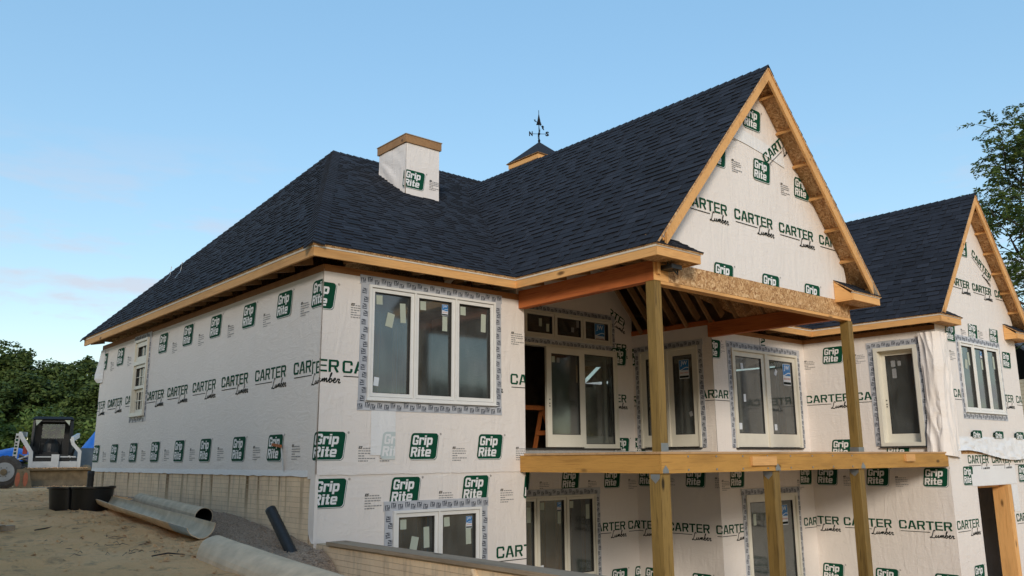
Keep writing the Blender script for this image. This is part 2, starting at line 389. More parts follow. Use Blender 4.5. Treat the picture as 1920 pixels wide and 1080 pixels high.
# ------------------------------------------------------------------ printed wrap decals
def text_geo(s, size=1.0, bold=.0, sx=1.0, shear=0.0, res=2, space=1.0):
    c = bpy.data.curves.new('t', 'FONT'); c.body = s; c.size = size; c.offset = bold; c.resolution_u = res; c.space_character = space
    o = bpy.data.objects.new('t', c); COL.objects.link(o)
    me = bpy.data.meshes.new_from_object(o)
    V = [((v.co.x + shear * v.co.y) * sx, v.co.y) for v in me.vertices]; F = [tuple(p.vertices) for p in me.polygons]
    bpy.data.objects.remove(o); bpy.data.curves.remove(c); bpy.data.meshes.remove(me)
    x0 = min(v[0] for v in V); y0 = min(v[1] for v in V)
    V = [(v[0] - x0, v[1] - y0) for v in V]
    return V, F, max(v[0] for v in V), max(v[1] for v in V)
def fit_text(s, w, h, **k):
    V, F, W_, H_ = text_geo(s, **k)
    return [(x * w / W_, y * h / H_) for x, y in V], F
def add2d(b, V, F, ox, oz, d, m):
    o = len(b.v); b.v += [(ox + x, oz + y, d) for x, y in V]; i = b.mi(m)
    for f in F: b.f.append(tuple(o + k for k in f)); b.m.append(i); b.t.append(.5)
def thick(path, w):
    """mitred thick polyline -> list of quads"""
    K_ = 1.5; P = [Vector((p[0], p[1] * K_)) for p in path]; Lp = []; Rp = []
    for i, p in enumerate(P):
        d0 = (p - P[i - 1]).normalized() if i else None; d1 = (P[i + 1] - p).normalized() if i < len(P) - 1 else None
        if d0 is None: d0 = d1
        if d1 is None: d1 = d0
        n0 = Vector((-d0.y, d0.x)); n1 = Vector((-d1.y, d1.x)); m = (n0 + n1).normalized(); k = w / 2 / max(.35, m.dot(n0)); Lp.append(p + m * k); Rp.append(p - m * k)
    return [[(v.x, v.y / K_) for v in (Rp[i], Rp[i + 1], Lp[i + 1], Lp[i])] for i in range(len(P) - 1)]
GL = {  # block letters: width, strokes [(weight, path)]
 'C': (1.0, [(.24, [(.88, .64), (.88, .82), (.80, .92), (.20, .92), (.12, .82), (.12, .18), (.20, .08), (.80, .08), (.88, .18), (.88, .36)])]),
 'A': (1.08, [(.25, [(.12, 0), (.44, .92), (.64, .92), (.96, 0)]), (.17, [(.33, .30), (.75, .30)])]),
 'R': (1.0, [(.24, [(.12, 0), (.12, .92), (.78, .92), (.87, .84), (.87, .58), (.78, .49), (.245, .49)]), (.24, [(.60, .405), (.64, .36), (.89, 0)])]),
 'T': (1.0, [(.24, [(0, .92), (1, .92)]), (.25, [(.5, .84), (.5, 0)])]),
 'E': (.94, [(.23, [(.94, .077), (.12, .077), (.12, .923), (.94, .923)]), (.18, [(.24, .5), (.88, .5)])]),
 'G': (1.0, [(.30, [(.85, .66), (.85, .83), (.77, .905), (.23, .905), (.15, .83), (.15, .17), (.23, .095), (.77, .095), (.85, .17), (.85, .43), (.52, .43)])]),
 'K': (1.04, [(.31, [(.155, 0), (.155, .895), (.76, .895), (.87, .82), (.87, .60), (.76, .50), (.315, .50)]), (.30, [(.60, .395), (.66, .34), (.90, 0)])]),
 'r': (.78, [(.34, [(.17, 0), (.17, .78)]), (.26, [(.345, .69), (.70, .69), (.70, .50)])]),
 'i': (.40, [(.36, [(.2, 0), (.2, .78)]), (.36, [(.2, .86), (.2, 1.0)])]),
 'p': (.98, [(.33, [(.165, -.24), (.165, .67), (.74, .67), (.82, .60), (.82, .19), (.74, .11), (.33, .11)])]),
 't': (.66, [(.34, [(.30, .98), (.30, .14), (.64, .14)]), (.22, [(0, .66), (.125, .66)]), (.22, [(.475, .66), (.64, .66)])]),
 'e': (.96, [(.29, [(.30, .385), (.82, .385), (.82, .60), (.75, .68), (.22, .68), (.145, .60), (.145, .17), (.22, .095), (.90, .095)])]),
}
def block(b, word, ox, oz, wd, ht, d, m, gap=.12, shear=0.0):
    tot = sum(GL[c][0] for c in word) + gap * (len(word) - 1); k = wd / tot; x = 0
    for c in word:
        for j, (wt, path) in enumerate(GL[c][1]):
            for Q in thick(path, wt):
                b.poly([(ox + (x + px) * k + shear * py * ht, oz + py * ht, d + j * .0004) for px, py in Q], m)
        x += GL[c][0] + gap
def rr(x0, x1, z0, z1, r, sl=0, n=5):
    P = []
    for cx, cz, a0 in ((x1 - r, z0 + r, -90), (x1 - r, z1 - r, 0), (x0 + r, z1 - r, 90), (x0 + r, z0 + r, 180)):
        for i in range(n + 1):
            a = R(a0 + 90 * i / n); x = cx + r * math.cos(a); z = cz + r * math.sin(a); P.append((x + sl * (z - z0), z))
    return P
def stroke(b, pts, w, d, m, ox=0, oz=0, sc=1.0, sh=0):
    P = [Vector(((x + sh * y) * sc + ox, y * sc + oz)) for x, y in pts]
    # smooth
    for _ in range(2):
        Q = [P[0]]
        for a, c in zip(P, P[1:]): Q += [a * .75 + c * .25, a * .25 + c * .75]
        P = Q + [P[-1]]
    L_ = []; R_ = []
    for i, p in enumerate(P):
        t = (P[min(i + 1, len(P) - 1)] - P[max(i - 1, 0)])
        if t.length < 1e-6: t = Vector((1, 0))
        t.normalize(); n = Vector((-t.y, t.x)) * w / 2
        L_.append(p + n); R_.append(p - n)
    for i in range(len(P) - 1):
        b.poly([(R_[i].x, R_[i].y, d), (R_[i + 1].x, R_[i + 1].y, d), (L_[i + 1].x, L_[i + 1].y, d), (L_[i].x, L_[i].y, d)], m)
def badge_mesh(name, green, white):
    b = MB(); w, h = .46, .36; sl = .13
    out_ = rr(.012, w + .016, -.014, h - .006, .05, sl); b.poly([(x, z, 0) for x, z in out_], green)
    mid = rr(.006, w + .009, -.008, h - .002, .05, sl); b.poly([(x, z, .0012) for x, z in mid], white)
    ins = rr(0, w, 0, h, .05, sl); b.poly([(x, z, .0024) for x, z in ins], green)
    block(b, 'Grip', .058, .196, .335, .132, .0036, white, .10, .14)
    block(b, 'Kite', .030, .034, .335, .132, .0036, white, .10, .14)
    ring = [(w + .085 + .014 * math.cos(R(a)), h - .01 + .014 * math.sin(R(a))) for a in range(0, 361, 45)]
    stroke(b, ring, .0035, .001, INK); V, F = fit_text('R', .012, .014, bold=.01); add2d(b, V, F, w + .079, h - .017, .001, INK)
    return b.mesh(name)
CUR = [ # cursive 'Lumber' centre lines, x/height units
 [(.78, 1.22), (.66, 1.48), (.46, 1.40), (.40, .95), (.32, .45), (.18, .05), (-.02, -.04), (-.08, .10), (.12, .14), (.4, .0), (.75, -.05), (.95, .15)],
 [(.95, .15), (1.12, .62), (1.02, .2), (1.12, .02), (1.35, .15), (1.55, .62), (1.47, .2), (1.58, .02), (1.78, .2)],
 [(1.78, .2), (1.95, .6), (1.88, .02), (2.05, .45), (2.22, .62), (2.2, .3), (2.17, .02), (2.34, .45), (2.52, .62), (2.5, .3), (2.55, .03), (2.75, .2)],
 [(2.75, .2), (3.05, .9), (3.15, 1.35), (3.0, 1.3), (2.92, .7), (2.92, .1), (3.1, .0), (3.3, .2), (3.3, .5), (3.1, .55), (2.95, .35)],
 [(3.3, .25), (3.5, .3), (3.75, .35), (3.85, .55), (3.7, .65), (3.52, .4), (3.6, .05), (3.85, .02), (4.05, .25)],
 [(4.05, .25), (4.2, .65), (4.17, .5), (4.35, .55), (4.45, .5), (4.3, .05), (4.5, .02), (4.65, .15)],
]
def carter_mesh(name, m1, m2):
    b = MB()
    block(b, 'CARTER', 0, -.165, 1.03, .165, 0, m1, .13)
    b.poly([(.02, -.215, 0), (.60, -.215, 0), (.60, -.203, 0), (.02, -.203, 0)], m2)
    for c in CUR: stroke(b, c, .0165, .001, m2, .60, -.305, .098, .18)
    return b.mesh(name)
def info_mesh(name):
    b = MB(); V, F = fit_text('ES', .062, .036, bold=.035, shear=.2); add2d(b, V, F, 0, -.036, 0, INK)
    q = random.Random(3)
    for k, (x, wd) in enumerate(((.07, .15), (0, .25), (0, .24), (0, .10), (0, .26), (0, .15))):
        z = -.036 - k * .033
        while wd > .01:
            l = min(wd, q.uniform(.02, .05)); b.poly([(x, z, 0), (x + l, z, 0), (x + l, z + .013, 0), (x, z + .013, 0)], GINK); x += l + .009; wd -= l + .009
    return b.mesh(name)
PM = {'badge': badge_mesh('badge_print', GREEN, WRAP2), 'text': carter_mesh('lumber_lettering', GREEN, INK), 'info': info_mesh('small_print'),
      'badgedark': None}
PN = {'badge': 'badge_print', 'text': 'lettering_print', 'info': 'small_print', 'ghost': 'ghosted_print'}
PM['ghost'] = badge_mesh('ghosted_print', PALEG, WRAP2)
PW = {'badge': (-.01, .57), 'text': (0, 1.08), 'info': (0, .27), 'ghost': (-.01, .57)}
PH = {'badge': (-.02, .37), 'text': (-.34, .01), 'info': (-.22, .01), 'ghost': (-.02, .37)}
def pr(kind, pl, par, s, z, c0=None, c1=None, cz0=None, cz1=None, d=.008, rot=0, flip=1):
    """one print on a wall; s left edge, z: badge = top, others = top; clipped to [c0,c1] x [cz0,cz1]"""
    zz = z - .36 if kind in ('badge', 'ghost') else z
    me = PM[kind]; M_ = pl.M(s, zz, d) @ Matrix.Rotation(R(rot), 4, 'Z')
    cut = []
    if c0 is not None and s + PW[kind][0] - (.3 if rot else 0) < c0: cut.append((pl.p(c0, 0), -pl.du))
    if c1 is not None and s + PW[kind][1] > c1: cut.append((pl.p(c1, 0), pl.du))
    if cz0 is not None and zz + PH[kind][0] < cz0: cut.append((Vector((0, 0, cz0)), Vector((0, 0, -1))))
    if cz1 is not None and zz + PH[kind][1] > cz1: cut.append((Vector((0, 0, cz1)), Vector((0, 0, 1))))
    o = bpy.data.objects.new(PN[kind], me)
    if cut:
        bm = bmesh.new(); bm.from_mesh(me); bmesh.ops.transform(bm, matrix=M_, verts=bm.verts)
        for co, no in cut:
            bmesh.ops.bisect_plane(bm, geom=bm.verts[:] + bm.edges[:] + bm.faces[:], plane_co=co, plane_no=no, clear_outer=True)
        if not bm.faces: bm.free(); bpy.data.objects.remove(o); return
        m2 = me.copy(); bm.transform(M_.inverted()); bm.to_mesh(m2); bm.free(); o.data = m2
    place(o, par); o.matrix_basis = par_basis(par, M_)
    # nothing printed hangs over an opening: cut the print back to the wall round each hole
    for (a, c, e0, e1) in HOLES.get(par.name, []):
        x0, x1 = s + PW[kind][0] - .1, s + PW[kind][1] + .1; y0, y1 = zz + PH[kind][0], zz + PH[kind][1]
        if rot: x0 -= 1; x1 += 1; y0 -= 1.2; y1 += 1.2
        if x1 < a or x0 > c or y1 < e0 or y0 > e1: continue
        bm = bmesh.new(); bm.from_mesh(o.data); bm.transform(M_)
        for co, no in ((pl.p(a, 0), pl.du), (pl.p(c, 0), pl.du), (Vector((0, 0, e0)), Vector((0, 0, 1))), (Vector((0, 0, e1)), Vector((0, 0, 1)))):
            bmesh.ops.bisect_plane(bm, geom=bm.verts[:] + bm.edges[:] + bm.faces[:], plane_co=co, plane_no=no)
        kill = []
        for f in bm.faces:
            m = f.calc_center_median(); sa = (m - pl.o).dot(pl.du)
            if a < sa < c and e0 < m.z < e1: kill.append(f)
        bmesh.ops.delete(bm, geom=kill, context='FACES')
        if not bm.faces: bm.free(); bpy.data.objects.remove(o); return None
        m2 = o.data.copy(); bm.transform(M_.inverted()); bm.to_mesh(m2); bm.free(); o.data = m2
    return o
def par_basis(par, M_):
    return M_

# ------------------------------------------------------------------ windows and doors
def marks(b, pl, a0, a1, z0, z1, d, q):
    """rows of small dark printed marks along a tape strip"""
    hor = (a1 - a0) > (z1 - z0); ln = (a1 - a0) if hor else (z1 - z0); wd = (z1 - z0) if hor else (a1 - a0); t = .03; k = 0
    while t < ln - .05:
        for row in (0,):
            k += 1; cc = wd * (.40 if k % 2 else .60) + q.uniform(-.008, .008); tt = t + q.uniform(-.012, .012)
            if tt > ln - .03: continue
            an = q.uniform(-.12, .12) + (0 if hor else 1.57)
            for (x0, x1, y0, y1) in ((-.026, -.016, -.024, .022), (-.012, .012, .012, .021), (-.006, .003, -.024, .012), (.010, .028, -.006, .003), (.008, .017, -.024, -.006), (.020, .028, -.02, .02), (-.03, .03, -.031, -.027)):
                P = []
                for x, y in ((x0 * 1.35, y0 * 1.35), (x1 * 1.35, y0 * 1.35), (x1 * 1.35, y1 * 1.35), (x0 * 1.35, y1 * 1.35)):
                    X = x * math.cos(an) - y * math.sin(an); Y = x * math.sin(an) + y * math.cos(an)
                    P.append(pl.p(a0 + (tt if hor else cc) + X, z0 + (cc if hor else tt) + Y, d))
                b.poly(P, TINK)
        t += .105
def tape(pl, par, s0, s1, z0, z1, w=.125, d=.012, bottom=True, top=True):
    b = MB()
    q = random.Random(int(s0 * 100 + z1 * 10))
    zb = z0 - (w if bottom else 0)
    if bottom: pl.box(b, s0 - w - .01, s1 + w + .01, z0 - w * 1.05, z0, 0, d, TAPE)
    pl.box(b, s0 - w, s0, z0, z1, 0, d + .002, TAPE); pl.box(b, s1, s1 + w, z0, z1, 0, d + .002, TAPE)
    if top: pl.box(b, s0 - w - .02, s1 + w + .015, z1, z1 + w, 0, d + .005, TAPE)
    if bottom: marks(b, pl, s0 - w, s1 + w, z0 - w, z0, d + .001, q)
    marks(b, pl, s0 - w, s0, z0, z1, d + .003, q); marks(b, pl, s1, s1 + w, z0, z1, d + .003, q)
    if top: marks(b, pl, s0 - w, s1 + w, z1, z1 + w, d + .006, q)
    return b.build('flashing_tape', par)
def ring(b, pl, s0, s1, z0, z1, w, d0, d1, m, wb=None):
    wb = w if wb is None else wb
    pl.box(b, s0, s1, z0, z0 + wb, d0, d1, m); pl.box(b, s0, s1, z1 - w, z1, d0, d1, m)
    pl.box(b, s0, s0 + w, z0 + wb, z1 - w, d0, d1, m); pl.box(b, s1 - w, s1, z0 + wb, z1 - w, d0, d1, m)
def sash(pl, par, s0, s1, z0, z1, m, w=.05, wb=None, d0=-.05, d1=.022, name='sash', muntin=0):
    b = MB(); ring(b, pl, s0, s1, z0, z1, w, d0, d1, m, wb)
    wb_ = w if wb is None else wb
    g = MB(); ring(g, pl, s0 + w, s1 - w, z0 + wb_, z1 - w, .008, d0 + .012, d1 - .012, DARKGAP)
    if muntin:
        n, k = muntin
        for i in range(1, n):
            x = s0 + w + (s1 - s0 - 2 * w) * i / n; pl.box(b, x - .006, x + .006, z0 + wb_, z1 - w, -.02, .0, m)
        for i in range(1, k):
            z = z0 + wb_ + (z1 - z0 - w - wb_) * i / k; pl.box(b, s0 + w, s1 - w, z - .006, z + .006, -.021, -.001, m)
    o = b.build(name, par); g.build('gasket', par)
    p = MB(); dd = (d0 + d1) / 2 - .012
    p.poly([pl.p(s0 + w, z0 + wb_, dd), pl.p(s1 - w, z0 + wb_, dd), pl.p(s1 - w, z1 - w, dd), pl.p(s0 + w, z1 - w, dd)], GLASS)
    p.build('pane', par)
    return dd
def sticker(pl, par, s, z, w, h, d, m=None, rot=0):
    b = MB(); m = m or STICK
    c, sn = math.cos(R(rot)), math.sin(R(rot))
    P = [(-w / 2, -h / 2), (w / 2, -h / 2), (w / 2, h / 2), (-w / 2, h / 2)]
    b.poly([pl.p(s + x * c - y * sn, z + x * sn + y * c, d) for x, y in P], m)
    return b.build('pane_sticker', par)
def jw(pl, par, s, z, w, d):
    """blue and white maker's sticker: letters over a wave, name line, dark strip"""
    b = MB(); h = w * 1.55; q = w
    def P(x, zz, k=0): return tuple(pl.p(s + x * w, z - h + zz * w, d + k))
    b.poly([P(0, 0), P(1, 0), P(1, 1.55), P(0, 1.55)], STWHITE)
    b.poly([P(.03, .68, .001), P(.97, .68, .001), P(.97, 1.52, .001), P(.03, 1.52, .001)], STBLUE)
    b.poly([P(.03, .06, .001), P(.97, .06, .001), P(.97, .24, .001), P(.03, .24, .001)], INK)
    for i in range(8):
        x0, x1 = .03 + i * .1175, .03 + (i + 1) * .1175
        f = lambda x: .70 + .20 * math.sin((x - .05) * 2.2) ** 2
        b.poly([P(x0, f(x0) - .03, .002), P(x1, f(x1) - .03, .002), P(x1, f(x1) + .035, .002), P(x0, f(x0) + .035, .002)], STWHITE)
    for t_, hh, x, zz, ww, m in (('JW', .42, .16, 1.02, .68, STWHITE), ('JELD-WEN', .15, .08, .38, .84, STORANGE)):
        V, F = fit_text(t_, ww * w, hh * w, bold=.02)
        o = len(b.v); b.v += [tuple(pl.p(s + x * w + a, z - h + zz * w + c, d + .0025)) for a, c in V]
        for f in F: b.f.append(tuple(o + k for k in f)); b.m.append(b.mi(m)); b.t.append(.5)
    return b.build('maker_sticker', par)
def window(pl, s0, s1, z0, z1, n=3, label=None, mat=None, stick=True, tp=True, seed=1, tbottom=True, muntin=0, fw=.035):
    m = mat or FRAME; q = random.Random(seed)
    b = MB(); ring(b, pl, s0, s1, z0, z1, fw, -.10, .045, m)
    us = [(s0 + fw + (s1 - s0 - 2 * fw) * i / n, s0 + fw + (s1 - s0 - 2 * fw) * (i + 1) / n) for i in range(n)]
    for i in range(1, n): x = us[i][0]; pl.box(b, x - .014, x + .014, z0 + fw, z1 - fw, -.10, .043, m)
    pl.box(b, s0 - .012, s1 + .012, z0 - .018, z0 - .001, 0, .062, m)
    w_ = b.build('window', house, label=label)
    for i, (a, c) in enumerate(us):
        g = .014 + .004
        A = a + (g if i else .006); C = c - (g if i < n - 1 else .006)
        dd = sash(pl, w_, A, C, z0 + fw + .006, z1 - fw - .006, m, muntin=muntin)
        if stick:
            H = z1 - z0; ww = C - A
            sticker(pl, w_, A + .15, z1 - .19, .10, .13, dd + .004, rot=q.uniform(-3, 3))
            if i != 1 or n == 2: sticker(pl, w_, C - .16, z1 - .34 if n == 3 else z1 - .38, .095, .28, dd + .004, rot=q.uniform(-4, 4))
            else: sticker(pl, w_, C - .15, z1 - .42, .09, .22, dd + .004)
            if q.random() < .6: sticker(pl, w_, A + .13, z0 + .25, .08, .12, dd + .004, STWHITE, q.uniform(-8, 8))
            if i == 0: sticker(pl, w_, A + .33, z1 - .46, .12, .20, dd + .004, rot=-12)
            if i == 1: jw(pl, w_, C - .205, z1 - .13, .11, dd + .005)
    if tp: tape(pl, w_, s0, s1, z0 - .019, z1, bottom=tbottom)
    return w_, us

# F1: front wall of the left block
f1, lw, r1, xw, f2, xcw, f3 = FP(0), LP(0), FP(Y1), LP(XP), FP(Y2), LP(XC), FP(Y3)
W1 = (.693, 2.945, .985, 2.57); W1L = (1.158, 2.669, -2.08, -.50); WL = (-7.96, -7.14, 1.08, 2.59)
WT = (4.65, 7.97, 2.54, 3.08); DR = (4.65, 8.12, .38, 2.42); WRL = (4.95, 7.36, -2.1, -.52)
DX = (-2.02, -.46, .38, 2.42); D2 = (9.26, 11.70, .37, 2.385); D2L = (9.47, 11.32, -2.7, -.56)
DC = (1.52, 2.42, .38, 2.41); W3 = (13.09, 15.15, 1.07, 2.53); D3 = (13.25, 15.0, ZL, -.43)
e = .004
wf1 = wall(f1, 0, XA, 0, ZT, [W1], d=e, label='upper wrapped wall with the triple window')
wf1l = wall(f1, 0, XA, ZL, .0, [W1L], label='lower wrapped wall with the double window')
wl = wall(lw, -WID, 0, 0, ZT, [WL], d=e, label='long wrapped side wall with a narrow window')
wr = wall(r1, XA, XP, 0, 3.25, [WT, DR], d=e, label='recessed porch wall'); wrl = wall(r1, XA, XP, ZL, 0, [WRL])
wx = wall(xw, -Y1, -Y2, 0, 2.8, [DX], d=e); wxl = wall(xw, -Y1, -Y2, ZL, 0)
w2 = wall(f2, XP, XC, 0, ZT, [D2], d=e); w2l = wall(f2, XP, XC, ZL, 0, [D2L])
wc = wall(xcw, -Y2, -Y3, 0, ZT, [DC], d=e); wcl = wall(xcw, -Y2, -Y3, ZL, 0)
w3 = wall(f3, XC, XE, .32, 2.95, [W3], d=e); w3l = wall(f3, XC, XE, ZL, .22, [D3])
part_box('wall', house, XA - .15, XA - .004, .012, Y1 + .15, ZL, 3.2, WRAP)
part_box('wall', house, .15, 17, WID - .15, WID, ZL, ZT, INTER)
part_box('wall', house, XE - .15, XE, Y3 + .155, WID - .2, ZL, ZT, WRAP)
# rim strip of bare board where the upper sheet of the right block rides up
b = MB(); f3.box(b, XC, XE, .215, .36, -.01, .003, OSB); b.build('rim_board', house)

window(f1, *W1, n=3, label='large triple casement window with paper labels', seed=2, mat=FRAMEW)
window(f1, *W1L, n=2, label='double window partly hidden by the retaining wall', seed=5, mat=FRAMEW, tbottom=False)
# narrow side window: transom over a double-hung
wn = MB(); ring(wn, lw, *WL, .05, -.10, .05, FRAME); lw.box(wn, WL[0] + .05, WL[1] - .05, 2.08, 2.15, -.1, .05, FRAME)
lw.box(wn, WL[0] - .02, WL[1] + .02, WL[2] - .03, WL[2] - .001, 0, .07, FRAME)
wn = wn.build('window', house, label='narrow double-hung window with a small light above')
sash(lw, wn, WL[0] + .055, WL[1] - .055, 2.155, WL[3] - .055, FRAME, w=.09, muntin=(2, 1))
sash(lw, wn, WL[0] + .055, WL[1] - .055, 1.60, 2.075, FRAME, w=.06, muntin=(3, 2), d0=-.045, d1=.02)
sash(lw, wn, WL[0] + .055, WL[1] - .055, WL[2] + .055, 1.595, FRAME, w=.06, muntin=(3, 2), d0=-.09, d1=-.03)
tape(lw, wn, WL[0], WL[1], WL[2] - .032, WL[3], w=.10)
# porch transom row and big door set
w_, us = window(r1, *WT, n=4, label='row of transom lights above the porch doors', stick=False, tp=False)
for k, (s, z) in enumerate(((5.95, 2.85), (6.85, 2.78), (6.15, 2.76), (7.0, 2.92))): sticker(r1, w_, s, z, .08, .16 if k != 1 else .10, -.02, GINK if k % 2 else STICK)
jw(r1, w_, 7.50, 2.98, .30, -.018)
tape(r1, w_, WT[0], WT[1], WT[2] - .02, WT[3], w=.11, bottom=True)
b = MB(); m = FRAME
r1.box(b, DR[0], DR[1], DR[3] - .05, DR[3], -.14, .03, m); r1.box(b, DR[1] - .05, DR[1], DR[2], DR[3] - .05, -.14, .03, m); r1.box(b, DR[0], DR[0] + .05, DR[2], DR[3] - .05, -.14, .03, m)
r1.box(b, DR[0], DR[1], DR[2] - .03, DR[2], -.14, .06, DARKGAP)
dr = b.build('door_frame', house, label='porch door frame, left bay standing open')
def leaf(pl, s0, s1, z0, z1, par, m, st=.13, bt=.24, d0=-.05, d1=.0, label=None, handle=None):
    b = MB(); ring(b, pl, s0, s1, z0, z1, st, d0, d1, m, bt)
    o = b.build('door', par, label=label)
    g = MB(); ring(g, pl, s0 + st, s1 - st, z0 + bt, z1 - st, .012, d0 + .01, d1 - .004, DARKGAP); g.build('gasket', o)
    p = MB(); dd = (d0 + d1) / 2; p.poly([pl.p(s0 + st, z0 + bt, dd), pl.p(s1 - st, z0 + bt, dd), pl.p(s1 - st, z1 - st, dd), pl.p(s0 + st, z1 - st, dd)], GLASS); p.build('pane', o)
    if handle:
        h = MB()
        for zz in (1.32, 1.24, 1.19): pl.box(h, handle - .012, handle + .012, zz - .012, zz + .012, d1, d1 + .006, DARKGAP)
        h.build('lock_bore', o)
    return o, dd
o, dd = leaf(r1, 6.0, 7.04, .40, 2.365, house, m, d0=.035, d1=.09, handle=6.07, label='glazed door leaf pulled open across the porch doorway')
sticker(r1, o, 6.20, 2.12, .09, .12, dd + .004); sticker(r1, o, 6.34, 2.11, .08, .10, dd + .004, GINK)
o, dd = leaf(r1, 7.06, 8.07, .38, 2.37, house, m, st=.075, bt=.085, d0=-.03, d1=.02)
b = MB(); ring(b, r1, 7.10, 7.86, .47, 2.29, .10, -.10, -.055, m, .16); b.build('screen_frame', o)
# side door pair under the porch
b = MB(); ring(b, xw, *DX, .045, -.12, .035, FRAME, .0); xw.box(b, DX[0], DX[1], DX[2] - .03, DX[2], -.1, .05, DARKGAP)
df = b.build('door_frame', house)
o, dd = leaf(xw, -1.97, -1.30, .40, 2.375, house, FRAME, st=.12, handle=-1.37)
xw.box(b := MB(), -1.30, -1.24, .40, 2.375, -.06, .03, FRAME); b.build('door_post', df)
o, dd = leaf(xw, -1.24, -.505, .40, 2.375, house, FRAME, st=.12)
jw(xw, o, -.97, 2.16, .25, dd + .006)
sticker(xw, o, -.72, 1.05, .08, .10, dd + .005, GINK, 20)
tape(xw, df, DX[0], DX[1], DX[2], DX[3], w=.12, bottom=False)
# F2 patio doors
b = MB(); ring(b, f2, *D2, .05, -.12, .04, FRAME, .0); f2.box(b, D2[0], D2[1], D2[2] - .03, D2[2], -.1, .05, DARKGAP); f2.box(b, 10.44, 10.54, .38, 2.335, -.06, .035, FRAME)
df = b.build('door_frame', house)
o, dd = leaf(f2, 9.315, 10.44, .385, 2.33, house, FRAME, st=.10, bt=.27)
sticker(f2, o, 9.66, 2.03, .085, .13, dd + .005, STWHITE, 8); sticker(f2, o, 9.70, 1.38, .08, .16, dd + .005, STWHITE); sticker(f2, o, 9.50, .80, .10, .13, dd + .005, STWHITE)
o, dd = leaf(f2, 10.54, 11.645, .385, 2.33, house, FRAME, st=.10, bt=.27)
jw(f2, o, 11.18, 2.18, .30, dd + .006); sticker(f2, o, 10.90, 1.97, .085, .13, dd + .005, STWHITE, -30); sticker(f2, o, 10.77, .80, .10, .13, dd + .005, STWHITE)
tape(f2, df, D2[0], D2[1], D2[2], D2[3], w=.13, bottom=False)
# XC single door set deep in its frame
b = MB(); ring(b, xcw, *DC, .075, -.02, .05, FRAME, .07); ring(b, xcw, DC[0] + .06, DC[1] - .06, DC[2] + .06, DC[3] - .06, .02, -.16, -.02, FRAME)
xcw.box(b, DC[0] - .02, DC[1] + .02, DC[2] - .035, DC[2], -.02, .07, DARKGAP)
df = b.build('door_frame', house)
o, dd = leaf(xcw, DC[0] + .08, DC[1] - .08, .46, 2.33, house, FRAME, st=.085, bt=.17, d0=-.16, d1=-.12, handle=DC[0] + .12, label='single glazed door set back in a deep frame')
for s, z, ww, hh in ((1.84, 2.07, .09, .13), (1.97, 2.07, .07, .10), (1.85, 1.87, .09, .20)): sticker(xcw, o, s, z, ww, hh, dd + .005, GINK)
tape(xcw, df, DC[0], DC[1], DC[2], DC[3], w=.13, bottom=False)
window(f3, *W3, n=3, label='tall triple window in the right gable wall', seed=8, mat=FRAMEW)
# lower doors and windows
w_, us = window(r1, *WRL, n=3, label='triple window under the deck', seed=11)
b = MB(); ring(b, f2, *D2L, .06, -.12, .04, FRAME, .0); f2.box(b, 10.35, 10.47, -2.7, -.62, -.1, .03, FRAME)
df = b.build('door_frame', house)
o, dd = leaf(f2, 9.53, 10.35, -2.68, -.62, house, FRAME, st=.09, bt=.2); sticker(f2, o, 9.78, -1.05, .10, .22, dd + .005)
o, dd = leaf(f2, 10.47, 11.26, -2.68, -.62, house, FRAME, st=.09, bt=.2); jw(f2, o, 10.72, -.80, .26, dd + .006)
tape(f2, df, D2L[0], D2L[1], D2L[2], D2L[3], w=.12, bottom=False)
b = MB(); f3.box(b, D3[1] - .20, D3[1] - .001, ZL, D3[3] - .002, -.30, .01, W['z']); f3.box(b, D3[0], D3[1] - .2, D3[3] - .05, D3[3] - .002, -.3, -.16, W['x']); b.build('door_jamb', house)

# ------------------------------------------------------------------ wrap prints, wall by wall
q = .009
for s in (-10.52, -9.29, -6.575, -5.262, -3.978, -2.628, -1.406, -.319): pr('badge', lw, wl, s, 2.56, -WID, 0); pr('info', lw, wl, s + .78, 2.33, -WID, 0)
for s in (-10.52, -9.16, -7.885, -6.583, -5.312, -4.094, -2.744, -1.488, -.10): pr('badge', lw, wl, s, .535, -WID, 0); pr('info', lw, wl, s + .78, .39, -WID, 0)
for s in (-10.95, -9.70, -8.42, -7.12, -5.88, -4.60, -3.32, -2.03, -.76): pr('text', lw, wl, s, 1.495, -WID, 0)
for s, z in ((-.319, 2.52), (2.52, 2.50)): pr('badge', f1, wf1, s, z, 0, XA)
for s, z in ((.42, 2.28), (3.28, 2.15)): pr('info', f1, wf1, s, z, 0, XA)
for s in (-.76, .321, 2.05, 3.26): pr('text', f1, wf1, s, 1.485, 0, XA)
for s in (-.10, 1.394, 2.592): pr('badge', f1, wf1, s, .545, 0, XA)
for s in (.60, 2.15, 3.36): pr('info', f1, wf1, s, .36, 0, XA)
for s in (-.065, 1.095, 2.319, 3.50): pr('badge', f1, wf1l, s, -.055, 0, XA, d=.004)
for s in (.72, 1.92, 3.05): pr('info', f1, wf1l, s, -.26, 0, XA, d=.004)
for s in (.55, 1.75, 2.97): pr('text', f1, wf1l, s, -1.095, 0, XA, d=.004)
pr('text', r1, wr, 7.36, 1.51, XA, XP); pr('text', r1, wr, 7.42, 2.60, XA, XP); pr('badge', r1, wr, 7.93, 2.50, XA, XP, d=.010); pr('badge', r1, wr, 7.93, .60, XA, XP)
pr('text', r1, wr, 7.62, 3.52, 7.98, 8.42, rot=-25)
pr('text', xw, wx, -2.62, 1.49, -Y1, -Y2); pr('badge', xw, wx, -2.42, 2.52, -Y1, -Y2); pr('badge', xw, wx, -2.42, .60, -Y1, -Y2); pr('text', xw, wx, -.62, 1.50, -Y1, -Y2)
